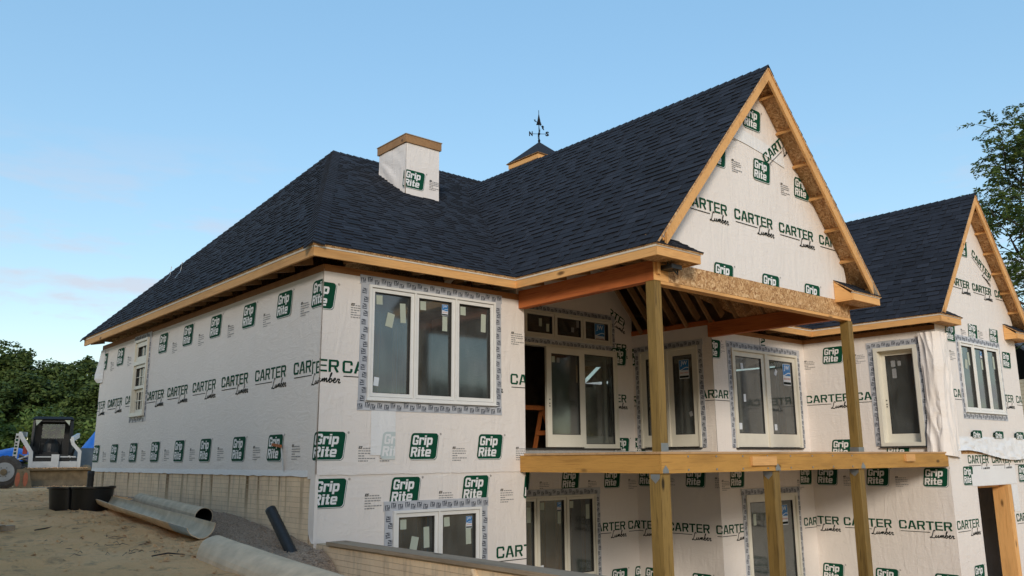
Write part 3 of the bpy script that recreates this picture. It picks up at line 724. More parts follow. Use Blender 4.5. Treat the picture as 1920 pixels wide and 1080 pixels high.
pr('text', f2, w2, 8.58, 1.50, XP, XC); pr('info', f2, w2, 8.80, 2.45, XP, XC); pr('badge', f2, w2, 8.42, 2.50, XP, XC)
pr('text', f2, w2, 10.53, 2.90, XP, XC, None, ZT, rot=-90)
for s in (-.13, 1.05, 2.28): pr('text', xcw, wc, s, 1.515, -Y2, -Y3)
for s in (.34, 1.55): pr('badge', xcw, wc, s, 2.545, -Y2, -Y3); pr('badge', xcw, wc, s + .04, .54, -Y2, -Y3)
for s, z in ((-.1, 2.30), (1.07, 2.33)): pr('info', xcw, wc, s, z, -Y2, -Y3)
for s in (11.40, 12.60, 14.72, 15.92): pr('text', f3, w3, s, 1.51, XC, XE)
for s, z in ((12.00, 2.50), (12.5, 2.85), (13.66, 2.98), (14.80, 3.0), (15.38, 2.48)): pr('badge', f3, w3, s, z, XC, XE, None, 2.95)
for s, z in ((12.62, 2.30), (14.2, 2.85), (13.3, 2.8)): pr('info', f3, w3, s, z, XC, XE)
for s in (13.15, 14.30, 15.48): pr('badge', f3, w3, s, .66, XC, XE)
for s in (12.93, 14.14, 15.35): pr('text', f3, w3l, s, .19, XC, XE, d=.004)
for s in (12.60, 15.50): pr('badge', f3, w3l, s, -.03, XC, XE, d=.004)
for s in (12.09, 15.10): pr('text', f3, w3l, s, -1.05, XC, XE, d=.004)
pr('badge', f3, w3l, 12.62, -1.92, XC, XE, d=.004)
for s in (5.1, 6.42, 7.62): pr('badge', r1, wrl, s, -.05, XA, XP, d=.004); pr('info', r1, wrl, s + .75, -.25, XA, XP, d=.004)
for s in (5.95, 7.20, 8.32): pr('text', r1, wrl, s, -1.10, XA, XP, d=.004)
pr('badge', r1, wrl, 7.75, -2.02, XA, XP, d=.004); pr('badge', r1, wrl, 8.95 - .5, -2.02, XA, XP, d=.004)
for s in (-2.17, -.93): pr('badge', xw, wxl, s, -.03, -Y1, -Y2, d=.004); pr('info', xw, wxl, s + .72, -.2, -Y1, -Y2, d=.004)
for s in (-2.68, -1.42, -.24): pr('text', xw, wxl, s, -1.10, -Y1, -Y2, d=.004)
for s in (-2.1, -.9): pr('badge', xw, wxl, s, -2.03, -Y1, -Y2, d=.004)
for s in (8.98, 11.5): pr('badge', f2, w2l, s, -.04, XP, XC, d=.004)
for s in (8.51, 11.55): pr('text', f2, w2l, s, -1.10, XP, XC, d=.004)
pr('info', f2, w2l, 8.72, -.25, XP, XC, d=.004); pr('info', f2, w2l, 11.40, -.3, XP, XC, d=.004)
for s in (-.02, 1.10, 2.27): pr('badge', xcw, wcl, s, -.05, -Y2, -Y3, d=.004); pr('info', xcw, wcl, s + .62, -.22, -Y2, -Y3, d=.004)
for s in (-.61, .53, 1.71): pr('text', xcw, wcl, s, -1.075, -Y2, -Y3, d=.004)
for s in (-.06, 1.10, 2.28): pr('badge', xcw, wcl, s, -2.04, -Y2, -Y3, d=.004)

# overlap strips of a second, cleaner sheet
def sheet(pl, s0, s1, z0, z1, d, par, m=WRAP2, name='wrap_overlap', amp=.02, seed=0, nx=14):
    b = MB(); P = []
    for i in range(nx + 1):
        s = s0 + (s1 - s0) * i / nx
        P.append((s, z0 + amp * noise.noise(Vector((s * 5 + seed, seed, 0)))))
    for (a, za), (c, zc) in zip(P, P[1:]):
        b.poly([pl.p(a, za, d + .006), pl.p(c, zc, d + .006), pl.p(c, z1, d), pl.p(a, z1, d)], m)
        b.poly([pl.p(a, za, d + .006), pl.p(a, za, 0), pl.p(c, zc, 0), pl.p(c, zc, d + .006)], m)
    return b.build(name, par, smooth=False)
sheet(f1, 0.002, XA - .01, -.012, .10, .0085, wf1, seed=3, nx=30, m=WRAP)
sheet(lw, -WID, -.17, -.03, .05, .0085, wl, seed=6, nx=60, amp=.015)
sheet(lw, -.20, -.002, -.06, 2.66, .0115, wl, m=WRAP, seed=9, nx=6, amp=.06)
sheet(f1, .78, 1.17, .24, .86, .0088, wf1, seed=5, nx=4, amp=.0)
pr('ghost', f1, wf1, .93, .555, .9, 1.17, d=.0125); pr('info', f1, wf1, .93, .36, .9, 1.17, d=.0125)
for s in (-.319,): pr('badge', lw, wl, s, 2.56, -.2, 0, d=.0155)
pr('badge', lw, wl, -.10, .535, -.2, 0, d=.0155); pr('text', lw, wl, -.80, 1.46, -.2, 0, d=.0155)
sheet(f3, 13.0, 15.35, -.42, -.03, .004, w3l, seed=2, nx=12, amp=.0); sheet(f3, 15.02, 15.36, -1.0, -.43, .004, w3l, seed=4, nx=3, amp=.02)
# sheathing strip just under the eaves (wrap stops short of the roof)
for pl, a, c in ((f1, 0, XA), (lw, -WID, 0), (f2, XP + .15, XC), (xcw, -Y2, -Y3)):
    b = MB(); pl.box(b, a + .002, c - .002, ZT - .03, 2.765, -.15, .009, RIMW); b.build('rim_board', house)
# torn and lifting wrap at the far end of the long wall
b = MB(); fl = [(2.66, .0, .0), (2.5, .03, .02), (2.3, .07, .05), (2.12, .12, .09), (2.0, .14, .05), (1.92, .06, .0)]
for (z, d, u), (z2, d2, u2) in zip(fl, fl[1:]):
    b.poly([(-.012, WID - .25, z), (-.012, WID - .25, z2), (-.03 - d2 * .6, WID + u2, z2), (-.03 - d * .6, WID + u, z)], WRAP2)
    b.poly([(-.03 - d * .6, WID + u, z), (-.03 - d2 * .6, WID + u2, z2), (.12, WID + .02, z2), (.12, WID + .02, z)], WRAP2)
b.build('loose_wrap_flap', wl)

# ------------------------------------------------------------------ roofs
SHMESH = {}
QW = (.10, .15, .20, .25, .32)
def clip2(P, Q):
    """clip polygon P by convex ccw polygon Q (2D)"""
    out_ = P
    for i in range(len(Q)):
        a, b_ = Q[i], Q[(i + 1) % len(Q)]; nx_, ny_ = -(b_[1] - a[1]), b_[0] - a[0]
        f = lambda p: (p[0] - a[0]) * nx_ + (p[1] - a[1]) * ny_
        res = []
        for j in range(len(out_)):
            p, r = out_[j], out_[(j + 1) % len(out_)]; fp, fr = f(p), f(r)
            if fp >= 0: res.append(p)
            if (fp >= 0) != (fr >= 0): t = fp / (fp - fr); res.append((p[0] + (r[0] - p[0]) * t, p[1] + (r[1] - p[1]) * t))
        out_ = res
        if len(out_) < 3: return []
    return out_
EXPO = .138
CAND = []
def roof_face(name, polys, label=None, expo=EXPO, under=OSB, shingles=True, seed=0, thick=.03, parent=None, individually=True):
    """polys: list of convex 3D polygons in one plane; the first two points of the first are the eave, left to right seen from outside"""
    q = random.Random(seed + 11)
    A, B = Vector(polys[0][0]), Vector(polys[0][1]); e1 = (B - A).normalized()
    n = e1.cross(Vector(polys[0][2]) - A).normalized()
    if n.z < 0: n = -n
    e2 = n.cross(e1).normalized()
    b = MB()
    Q2 = []
    for P in polys:
        P = [Vector(p) for p in P]; T = [p for p in P]; Bm = [p - n * thick for p in P]
        b.poly(T, SHIN, .3); b.poly(Bm[::-1], under)
        for i in range(len(P)): j = (i + 1) % len(P); b.poly([T[i], Bm[i], Bm[j], T[j]], under)
        L2 = [((p - A).dot(e1), (p - A).dot(e2)) for p in P]
        area = sum(L2[i][0] * L2[(i + 1) % len(L2)][1] - L2[(i + 1) % len(L2)][0] * L2[i][1] for i in range(len(L2)))
        if area < 0: L2 = L2[::-1]
        Q2.append(L2)
    rf = b.build(name, parent or house, label=label)
    if not shingles: return rf, None
    xs = [p[0] for L2 in Q2 for p in L2]; ys = [p[1] for L2 in Q2 for p in L2]
    st = MB(); rows = int((max(ys) - min(ys)) / expo) + 2
    Mx = Matrix(((e1.x, e2.x, n.x, A.x), (e1.y, e2.y, n.y, A.y), (e1.z, e2.z, n.z, A.z), (0, 0, 0, 1)))
    items = []
    for k in range(rows):
        y0 = min(ys) + k * expo - .02; y1 = y0 + expo + .006; x = min(xs) - q.random() * .4; hi = q.random() < .5
        while x < max(xs):
            wd = q.choice(QW); t_ = .019 if hi else .006; hi = not hi if q.random() < .85 else hi
            tone = q.choice((.2, .4, .5, .6, .8)); yy0 = y0 + q.uniform(-.002, .002)
            R_ = [(x + .003, yy0), (x + wd - .003, yy0), (x + wd - .003, y1), (x + .003, y1)]
            for L2 in Q2:
                c = clip2(R_, L2)
                if len(c) >= 3:
                    full = len(c) == 4 and all(min(abs(p[0] - r[0]) + abs(p[1] - r[1]) for r in R_) < 1e-6 for p in c)
                    items.append((c, yy0, y1, t_, tone, full, x + .003, wd, rf, st, Mx))
            x += wd
    for it in items:
        c = it[0]; P = Mx @ Vector((sum(p[0] for p in c) / len(c), sum(p[1] for p in c) / len(c), 0))
        fwd = (P - CAM).dot(f_); 
        px = (P - CAM).dot(r_) / fwd; py = (P - CAM).dot(u_) / fwd
        vis = fwd > 0 and abs(px) < .62 and abs(py) < .35 and n.dot(CAM - P) > 0
        if it[5] and vis and individually:
            CAND.append((it[7] * max(.02, n.dot((CAM - P).normalized())) / fwd ** 2, it))
        else: emit(it)
    rf['_'] = 1; del rf['_']
    FACES.append((rf, st))
    return rf, Mx
FACES = []
def emit(it):
    c, y0, y1, t_, tone, full, x, wd, rf, st, Mx = it
    h = lambda y: .003 + t_ * max(0, 1 - (y - y0) / (y1 - y0)) + .001
    T = [Mx @ Vector((p[0], p[1], h(p[1]))) for p in c]; B = [Mx @ Vector((p[0], p[1], -.002)) for p in c]
    st.poly(T, SHIN, tone)
    for i in range(len(c)):
        j = (i + 1) % len(c)
        if c[i][1] > y1 - 1e-4 and c[j][1] > y1 - 1e-4: continue
        st.poly([T[i], B[i], B[j], T[j]], SHIN, tone * .5)  # edges take a darker tone, painting in the tabs' shadow lines
def finish_shingles():
    CAND.sort(key=lambda a: -a[0])
    for k, (sc, it) in enumerate(CAND):
        if k >= 300: emit(it); continue
        c, y0, y1, t_, tone, full, x, wd, rf, st, Mx = it
        key = (wd, t_, tone)
        if key not in SHMESH:
            b = MB(); w_ = wd - .006; l = EXPO + .006; h0, h1 = .004 + t_, .004
            b.poly([(0, 0, h0), (w_, 0, h0), (w_, l, h1), (0, l, h1)], SHIN, tone)
            b.poly([(0, 0, -.002), (w_, 0, -.002), (w_, 0, h0), (0, 0, h0)], SHIN, tone * .5)  # edge faces darkened to paint the shadow line under each tab
            b.poly([(0, 0, -.002), (0, 0, h0), (0, l, h1), (0, l, -.002)], SHIN, tone * .5); b.poly([(w_, 0, -.002), (w_, l, -.002), (w_, l, h1), (w_, 0, h0)], SHIN, tone * .5)
            SHMESH[key] = b.mesh('shingle')
        o = bpy.data.objects.new('shingle', SHMESH[key]); place(o, rf); o.matrix_basis = Mx @ Matrix.Translation((x, y0, 0))
    for rf, st in FACES:
        if st.f: st.build('shingle', rf, kind='stuff')
def caps(name, a, b_, nl, nr, wd=.15, step=.16, parent=None):
    """ridge or hip caps: bent tabs lapped along the line a-b; nl, nr normals of the two faces"""
    a, b_ = Vector(a), Vector(b_); d = (b_ - a); Ln = d.length; d.normalize(); nl, nr = Vector(nl).normalized(), Vector(nr).normalized()
    sl = nl.cross(d); sr = nr.cross(d)
    up = (nl + nr).normalized()
    if sl.dot(nr) > 0: sl = -sl
    if sr.dot(nl) > 0: sr = -sr
    b = MB(); k = 0; q = random.Random(5)
    while k * step < Ln:
        p0 = a + d * (k * step); p1 = a + d * min(Ln, k * step + step * 1.15); h0, h1 = .034, .016; tn = q.choice((.2, .4, .6, .8))
        c0, c1 = p0 + up * h0, p1 + up * h1
        l0, l1 = p0 + sl * wd + nl * h0 * .7, p1 + sl * wd + nl * h1 * .7; r0, r1_ = p0 + sr * wd + nr * h0 * .7, p1 + sr * wd + nr * h1 * .7
        b.poly([l0, l1, c1, c0], SHIN, tn); b.poly([c0, c1, r1_, r0], SHIN, tn)
        b.poly([l0, c0, c0 - up * .03, l0 - nl * .02], SHIN, tn * .5); b.poly([c0, r0, r0 - nr * .02, c0 - up * .03], SHIN, tn * .5)  # cap edges darkened the same way, shadow put into the tone
        b.poly([l0, l0 - nl * .02, l1 - nl * .012, l1], SHIN, tn * .5); b.poly([r0, r1_, r1_ - nr * .012, r0 - nr * .02], SHIN, tn * .5)
        k += 1
    return b.build(name, parent or house, kind='stuff')
G = .018                                   # roof surface height over the fascia tops
zE = Z1 + G; YE = -OV - .025; sF = .6522
def zF(y): return zE + sF * (y - YE)
AX, AY = 2.832, 5.24; AZ = zF(AY)
sL = (AZ - zE) / (AX + OV + .025)
GX, GZ, GYF = 6.06, 6.335, -3.15; XLP, XRP = XB - OV, 9.12
GV = (GZ - zE) / sF + YE                   # where the porch ridge meets the main slope
HX, HZ, HYF = 14.15, 5.86, -3.10; XL3, XR3 = XC - OV, XE + OV; HV = (HZ - zE) / sF + YE
R2Y = 6.04; R2Z = zF(R2Y)
C1 = (-OV - .025, YE, zE); APX = (AX, AY, AZ); C2 = (-OV - .025, WID + OV + .025, zE)
NF = Vector((0, -sF, 1)).normalized()
mainroof, _ = roof_face('roof', [
    [C1, (XLP, YE, zE), (GX, GV, GZ), (GX, AY, AZ), APX],
    [(4.2, AY, AZ), (GX, AY, AZ), (GX, R2Y, R2Z), (4.95, R2Y, R2Z)]], 'main roof slope above the triple window', seed=1)
roof_face('roof', [[(XRP, YE, zE), (XL3, YE, zE), (HX, HV, HZ), (HX, R2Y, R2Z), (GX, R2Y, R2Z), (GX, GV, GZ)]], seed=2)
roof_face('roof', [[(XR3, YE, zE), (17.2, YE, zE), (17.2, R2Y, R2Z), (HX, R2Y, R2Z), (HX, HV, HZ)]], seed=4, shingles=False)
roof_face('roof', [[C2, C1, APX]], 'steep hip end over the long side wall', seed=3)
roof_face('roof', [[(17.2, R2Y * 2 - YE, zE), (4.95 - 1.2, R2Y * 2 - YE, zE), (4.95, R2Y, R2Z), (17.2, R2Y, R2Z)]], shingles=False)
roof_face('roof', [[(4.2, WID + OV, zE), C2, APX, (4.2, AY, AZ)]], shingles=False)
roof_face('roof', [[(4.2, WID + OV, zE), (4.2, AY, AZ), (4.95, R2Y, R2Z), (4.95, WID + OV, zE)]], shingles=False)
roof_face('roof', [[(XLP - .02, YE, zE), (XLP - .02, GYF - .02, zE), (GX, GYF - .02, GZ), (GX, GV, GZ)]], 'steep left slope of the porch roof', seed=5)
roof_face('roof', [[(XRP + .02, GYF - .02, zE), (XRP + .02, YE, zE), (GX, GV, GZ), (GX, GYF - .02, GZ)]], seed=6, individually=False)
roof_face('roof', [[(XL3 - .02, YE, zE), (XL3 - .02, HYF - .02, zE), (HX, HYF - .02, HZ), (HX, HV, HZ)]], 'left slope of the right gable roof', seed=7)
roof_face('roof', [[(XR3 + .02, HYF - .02, zE), (XR3 + .02, HV, zE), (HX, HV, HZ), (HX, HYF - .02, HZ)]], seed=8, individually=False)
nL = Vector((-sL, 0, 1)); nPL = Vector((-(GZ - zE), 0, GX - XLP)); nPR = Vector((GZ - zE, 0, XRP - GX)); nHL = Vector((-(HZ - zE), 0, HX - XL3)); nHR = Vector((HZ - zE, 0, XR3 - HX))
caps('hip_cap', C1, APX, nL, NF); caps('hip_cap', C2, APX, nL, Vector((0, sF, 1)))
caps('ridge_cap', APX, (4.3, AY, AZ), NF, Vector((0, sF, 1))); caps('ridge_cap', (4.95, R2Y, R2Z), (12, R2Y, R2Z), NF, Vector((0, sF, 1)))
caps('ridge_cap', (GX, GYF - .02, GZ), (GX, GV, GZ), nPL, nPR); caps('ridge_cap', (HX, HYF - .02, HZ), (HX, HV, HZ), nHL, nHR)
# dark metal valley line
b = MB(); b.beam(Vector((XLP + .05, YE + .02, zE + .004)), Vector((GX - .02, GV, GZ - .002)), .03, .02, DARKGAP); b.build('valley_flashing', house)

# fascia boards with pale drip edge
def fascia(a, b_, ax, parent=house, dz=0):
    (x0, y0), (x1, y1) = a, b_
    t = MB(); t.beam((x0, y0, (Z1 - .028 + Z0) / 2 + dz), (x1, y1, (Z1 - .028 + Z0) / 2 + dz), .038, Z1 - .028 - Z0, W[ax]); o = t.build('fascia_board', parent)
    t = MB(); t.beam((x0, y0, Z1 - .0135 + dz), (x1, y1, Z1 - .0135 + dz), .052, .026, WHITEW); t.build('drip_edge', parent)
hf = .019
fascia((-OV, -OV + hf), (XLP, -OV + hf), 'x'); fascia((-OV + hf, -OV + .04), (-OV + hf, WID + OV), 'y')
fascia((XLP + hf, -OV + .04), (XLP + hf, GYF + .039), 'y'); fascia((XRP - hf, -OV), (XRP - hf, GYF + .039), 'y')
fascia((XRP, -OV + hf), (XL3, -OV + hf), 'x'); fascia((XL3 + hf, -OV + .04), (XL3 + hf, HYF + .039), 'y'); fascia((XR3 - hf, 3), (XR3 - hf, HYF + .039), 'y')
# rafter tails under the open eaves
def tail(a, b_):
    t = MB(); t.beam(a, b_, .038, .11, RAF); t.build('rafter_tail', house)
y = .35
while y < WID: tail((-.002, y, 2.87), (-OV + .04, y, 2.815)); y += .56
x = .3
while x < 3.3: tail((x, -.002, 2.86), (x, -OV + .04, 2.82)); x += .56
x = 9.5
while x < 11.6: tail((x, Y2 - .004, 2.86), (x, -OV + .04, 2.82)); x += .56
y = .0
while y > -2.9: tail((XC - .002, y - .2, 2.87), (XL3 + .04, y - .2, 2.815)); y -= .56
y = -.6
while y > -2.8: tail((XB - .002, y, 2.87), (XLP + .04, y, 2.825)); y -= .5

# ------------------------------------------------------------------ gables: rake boards, lookouts, returns, wrapped wall
def gable(gx, gz, yf, xl, xr, yw, wx0, wx1, name_l, retlen, wall_par_label):
    sl = (gz - zE) / (gx - xl); sr = (gz - zE) / (xr - gx)
    def zr(x): return zE + (x - xl) * sl if x <= gx else zE + (xr - x) * sr
    # wrapped triangle
    b = MB(); d = .05; top = gz - .09
    z_b = ZT + .10 if wx0 > 10 else 2.816
    xa = xl + (z_b + .09 - zE) / sl if z_b + .09 > zE else wx0; xa = max(xa, wx0 + .0)
    n_ = 26; mi = []
    pl = FP(yw)
    rowz = [z_b + (top - z_b) * i / 16 for i in range(17)]
    def xlim(z): return max(wx0, xl + (z + .055 - zE) / sl), min(wx1, xr - (z + .055 - zE) / sr)
    for z0_, z1_ in zip(rowz, rowz[1:]):
        a0, c0 = xlim(z0_); a1, c1 = xlim(z1_)
        for i in range(12):
            q0, q1 = i / 12, (i + 1) / 12
            def pt(a, c, t, z): 
                x = a + (c - a) * t; return pl.p(x, z, .004 + .004 * noise.noise(Vector((x * 1.3, z * 1.1, gx))))
            b.poly([pt(a0, c0, q0, z0_), pt(a0, c0, q1, z0_), pt(a1, c1, q1, z1_), pt(a1, c1, q0, z1_)], WRAP)
    gw = b.build('gable_wall', house, label=wall_par_label, smooth=True)
    # inner sheathing
    b = MB(); a0, c0 = xlim(z_b); b.poly([(a0, yw + .05, z_b), (c0, yw + .05, z_b), (gx, yw + .05, top)], INTER); b.build('gable_sheathing', house)
    # rake boards
    wv = .185
    for sgn, xe, s_ in ((-1, xl, sl), (1, xr, sr)):
        b = MB(); nrm = Vector((sgn * s_, 0, 1)).normalized(); vz = wv / nrm.z * .8
        hi = Vector((gx, 0, gz - .008))
        for (y0_, y1_, m, o0, o1, cut) in ((yf - .006, yf + .032, W['r'], .030, vz, vz + .01), (yf - .012, yf + .045, WHITEW, .0, .029, .02)):
            xq = xe - sgn * cut / s_; lo = Vector((xq, 0, zr(xq) - .008))
            P = []
            for yy in (y0_, y1_):
                P.append([Vector((lo.x, yy, lo.z - o1)), Vector((hi.x, yy, hi.z - o1)), Vector((hi.x, yy, hi.z - o0)), Vector((lo.x, yy, lo.z - o0))])
            if sgn > 0: P = P[::-1]
            b.hexa([P[0][0], P[0][1], P[1][1], P[1][0], P[0][3], P[0][2], P[1][2], P[1][3]], m)
        b.build('rake_board', house, fix=True)
        # lookouts between wall and rake board
        k = 0
        for i in range(7):
            t_ = (i + .42) / 7; x = xe + (gx - xe) * t_; z = zr(x) - .075
            c = MB(); c.beam((x, yw - .008, z - .022), (x, yf + .04, z - .022), .034, .085, W['y'], up=nrm); c.build('lookout', house)
    # boxed returns at both eave corners
    for sgn, xe in ((-1, xl), (1, xr)):
        x0_, x1_ = (xe, xe + retlen) if sgn < 0 else (xe - retlen, xe)
        b = MB(); b.box(x0_, x1_, yf, yf + .038, Z0, Z1 - .028, W['x']); b.build('fascia_board', house)
        b = MB(); b.box(x0_ - .006, x1_ + .006, yf - .01, yf + .03, Z1 - .027, Z1 - .001, WHITEW); b.build('drip_edge', house)
        xin = x1_ if sgn < 0 else x0_
        b = MB(); xa, xb_ = (xin - .038, xin) if sgn < 0 else (xin, xin + .038)
        zt = Z1 + (yw - yf) * .62
        b.hexa([(xa, yf + .04, Z0), (xb_, yf + .04, Z0), (xb_, yw - .01, Z0), (xa, yw - .01, Z0), (xa, yf + .04, Z1 - .03), (xb_, yf + .04, Z1 - .03), (xb_, yw - .01, zt), (xa, yw - .01, zt)], W['y']); b.build('return_end_board', house, fix=True)
        b = MB(); b.box(x0_ + .04, x1_ - .04, yf + .04, yw - .01, Z0 + .01, Z0 + .022, OSB); b.build('soffit_panel', house)
        # little shingled cap roof with a hipped corner
        zz = Z1 + .004
        o = .03
        tri = [(x0_ - (o if sgn > 0 else .0), yf - o, zz), (x1_ + (o if sgn < 0 else 0), yf - o, zz)]
        if sgn < 0: face = [(x0_ - .02, yf - o, zz), (x1_ + o, yf - o, zz), (x1_ - .10, yw - .005, zt + .03), (x0_ + .16, yw - .005, zt + .03)]
        else: face = [(x0_ - o, yf - o, zz), (x1_ + .02, yf - o, zz), (x1_ - .16, yw - .005, zt + .03), (x0_ + .0, yw - .005, zt + .03)]
        roof_face('return_roof', [face], seed=int(xe * 7), thick=.02, expo=.12, individually=False)
        if sgn < 0: roof_face('return_roof', [[(x1_ + o, yf - o, zz), (x1_ + o, yw - .005, zz), (x1_ - .10, yw - .005, zt + .03)]], shingles=False, thick=.01)
    return gw, zr
gwp, zrp = gable(GX, GZ, GYF, XLP, XRP, YB, XB, XP, '', .92, 'wrapped gable wall over the porch')
gwr, zrr = gable(HX, HZ, HYF, XL3, XR3, Y3, XC, XE, '', .92, 'wrapped gable of the right block')
gp = FP(YB)
def prg(kind, s, z, rot=0, zr=zrp, pl=gp, par=gwp, gx=GX, d=.013, xr=XRP, xl=XLP, bot=2.82):
    """print on a gable, clipped by the two slopes"""
    o = pr(kind, pl, par, s, z, d=d, rot=rot)
    sl_ = zr(gx) - zr(gx - 1); sr_ = zr(gx) - zr(gx + 1)
    bm = bmesh.new(); bm.from_mesh(o.data); Mx = o.matrix_basis.copy(); bm.transform(Mx)
    for co, no in (((gx, 0, zr(gx) - .07), (-sl_, 0, 1)), ((gx, 0, zr(gx) - .07), (sr_, 0, 1)), ((0, 0, bot), (0, 0, -1))):
        bmesh.ops.bisect_plane(bm, geom=bm.verts[:] + bm.edges[:] + bm.faces[:], plane_co=co, plane_no=no, clear_outer=True)
    if not bm.faces: bm.free(); bpy.data.objects.remove(o); return
    bm.transform(Mx.inverted()); m2 = o.data.copy(); bm.to_mesh(m2); bm.free(); o.data = m2
for s in (4.17, 5.39, 6.61, 7.84): prg('text', s, 3.92)
for s in (4.76, 5.99, 7.21): prg('badge', s, 2.99)
for s, z in ((4.75, 4.88), (5.96, 4.88), (7.14, 4.82)): prg('badge', s, z)
for s, z in ((5.40, 4.72), (6.75, 4.62)): prg('info', s, z)
prg('badge', 5.78, 5.72, rot=0, d=.013); prg('text', 6.25, 4.98, rot=38, d=.022); prg('info', 5.42, 5.25)
g3 = dict(zr=zrr, pl=f3, par=gwr, gx=HX)
for s in (12.98, 14.18, 15.42): prg('text', s, 3.90, **g3)
prg('badge', 13.62, 4.82, **g3); prg('text', 14.42, 4.70, rot=-28, **g3)
# cleaner overlapping sheet over the upper part of the porch gable
b = MB()
P = [(4.72, 5.04), (5.2, 5.10), (5.8, 5.06), (6.3, 5.0), (6.9, 4.90), (7.5, 4.80), (8.0, 4.70)]
for (a, za), (c, zc) in zip(P, P[1:]):
    zt0 = min(zrp(a) - .06, za + .22); zt1 = min(zrp(c) - .06, zc + .22)
    if zt0 < za or zt1 < zc: continue
    b.poly([gp.p(a, za, .016), gp.p(c, zc, .016), gp.p(c, zt1, .012), gp.p(a, zt0, .012)], WRAP2)
b.build('wrap_overlap', gwp)
# triangle of wrap over the recessed porch wall
b = MB(); b.poly([(XA, Y1 - .004, 3.25), (XP, Y1 - .004, 3.25), (XP - .05, Y1 - .004, 3.42), (GX, Y1 - .004, GZ - .1), (XA + .02, Y1 - .004, 3.42)], WRAP)
b.build('wall', house)

# ------------------------------------------------------------------ porch beams, rafters, posts
ZB0, ZB1 = 2.536, 2.815
part_box('porch_beam', house, XB - .005, XB + .13, -2.66, -.012, ZB0, ZB1, LVL['y'], 'orange laminated beam carrying the left side of the porch roof')
part_box('porch_beam', house, XB - .008, XB + .135, YB + .002, -2.662, ZB0, ZB1, LVL['y'])
part_box('beam_end_block', house, XB - .006, XB + .30, YB - .012, YB - .001, ZB0, ZB1, W['x'])
part_box('porch_header', house, XB + .302, XP + .02, YB - .012, YB + .09, ZB0 + .006, ZB1 + .01, OSB, 'strand board header across the porch front')
part_box('header_trim', house, XB + .14, XP + .05, YB - .006, YB + .14, ZB0 - .04, ZB0 + .004, W['x'])
part_box('porch_beam', house, XP - .14, XP - .005, YB + .142, Y2 - .02, ZB0, ZB1, LVL['y'], 'dark red laminated beam on the right side of the porch')
part_box('wall_plate', house, XP - .02, XP + .13, Y2, Y1, 2.80, 2.90, LVL['y'])
part_box('corner_bracket_board', house, XB + .03, XB + .09, YB - .05, YB - .015, 2.62, 2.79, W['z'])
b = MB(); b.box(XB + .11, XB + .33, GYF + .12, YB - .02, 2.68, 2.74, MBLACK); b.tube([(XB + .12, GYF + .2, 2.76), (XB + .3, GYF + .18, 2.62), (XB + .36, GYF + .22, 2.70)], .012, MBLACK, 6); b.build('roof_hook', house)
yy = -2.45
while yy < 2.2:
    for xe, sg in ((XB - .1, 1), (XP + .25, -1)):
        z0_ = zrp(xe) - .19
        t = MB(); t.beam((xe, yy, z0_), (GX, yy, GZ - .23), .04, .16, RAF, up=Vector((0, 0, 1))); t.build('rafter', house)
    t = MB(); t.beam((GX - 1.68, yy + .04, 4.12), (GX + 1.68, yy + .04, 4.12), .038, .12, RAF); t.build('collar_tie', house)
    # short web from plate to rafter
    t = MB(); t.beam((XP - .07, yy + .045, ZB1), (XP - .9, yy + .045, 3.75), .036, .09, RAF); t.build('rafter_web', house)
    yy += .61
b = MB(); b.box(GX - .02, GX + .02, -2.7, 2.1, GZ - .34, GZ - .10, RAF); b.build('ridge_beam', house)
def post(x0, y0, z0, z1, w=.145, label=None):
    return part_box('post', house, x0, x0 + w, y0, y0 + w, z0, z1, TW, label)
DT = .258
post(XB, YB, DT, ZB0 - .001, label='left square porch post, upper half'); post(8.595, YB, DT, ZB0 - .041, .15, label='right square porch post, upper half')
post(XB + .015, YB + .035, ZL, -.02, .19, label='left square porch post, lower half'); post(6.03, YB + .035, ZL, -.02, .17, label='middle post under the deck'); post(8.60, YB + .035, ZL, -.02, .17, label='right square porch post, lower half')

# deck
part_box('deck_beam', house, XB, XB + .04, YB + .04, -.012, -.02, .228, TB['y']); 
part_box('deck_beam', house, XB, 8.60, YB, YB + .038, -.02, .228, TB['x'], 'golden rim beam along the deck front'); part_box('deck_beam', house, 8.603, XC - .012, YB, YB + .038, -.02, .228, TB['x'])
x = XB + .45
while x < XC - .1:
    part_box('deck_joist', house, x, x + .038, YB + .04, -.02 if x < XA else (Y1 - .02 if x < XP else Y2 - .02), -.01, .226, RAF); x += .42
y = YB - .015
while y < Y1 - .15:
    x1_ = XC - .012 if y + .138 < Y2 else XP - .012
    x0_ = XB - .02 if y + .138 < 0 else XA + .012
    part_box('deck_board', house, x0_, x1_, y, y + .136, .229, DT, DECKW); y += .142
for x, z, w_ in ((5.42, .06, .62), (10.2, .085, .36)):
    part_box('scab_block', house, x, x + w_, YB - .04, YB - .001, z, z + .13, W['x'])
def plate(pts, y=YB, d=.004):
    b = MB(); P = [Vector((x, y - d, z)) for x, z in pts]; Q = [Vector((x, y - .0005, z)) for x, z in pts]
    b.poly(P, METAL); n_ = len(P)
    for i in range(n_): j = (i + 1) % n_; b.poly([P[i], Q[i], Q[j], P[j]], METAL)
    b.build('steel_connector', house)
plate([(XB + .005, DT), (XB + .15, DT), (XB + .15, DT + .11), (XB + .005, DT + .11)]); plate([(XB + .02, -.018), (XB + .14, -.018), (XB + .14, .02), (XB + .08, .085), (XB + .02, .02)])
for x in (6.05, 8.62): plate([(x, -.018), (x + .13, -.018), (x + .13, .02), (x + .065, .085), (x, .02)])
b = MB(); b.box(8.575, 8.76, YB - .004, YB + .152, DT, DT + .075, METAL); b.build('post_base', house)
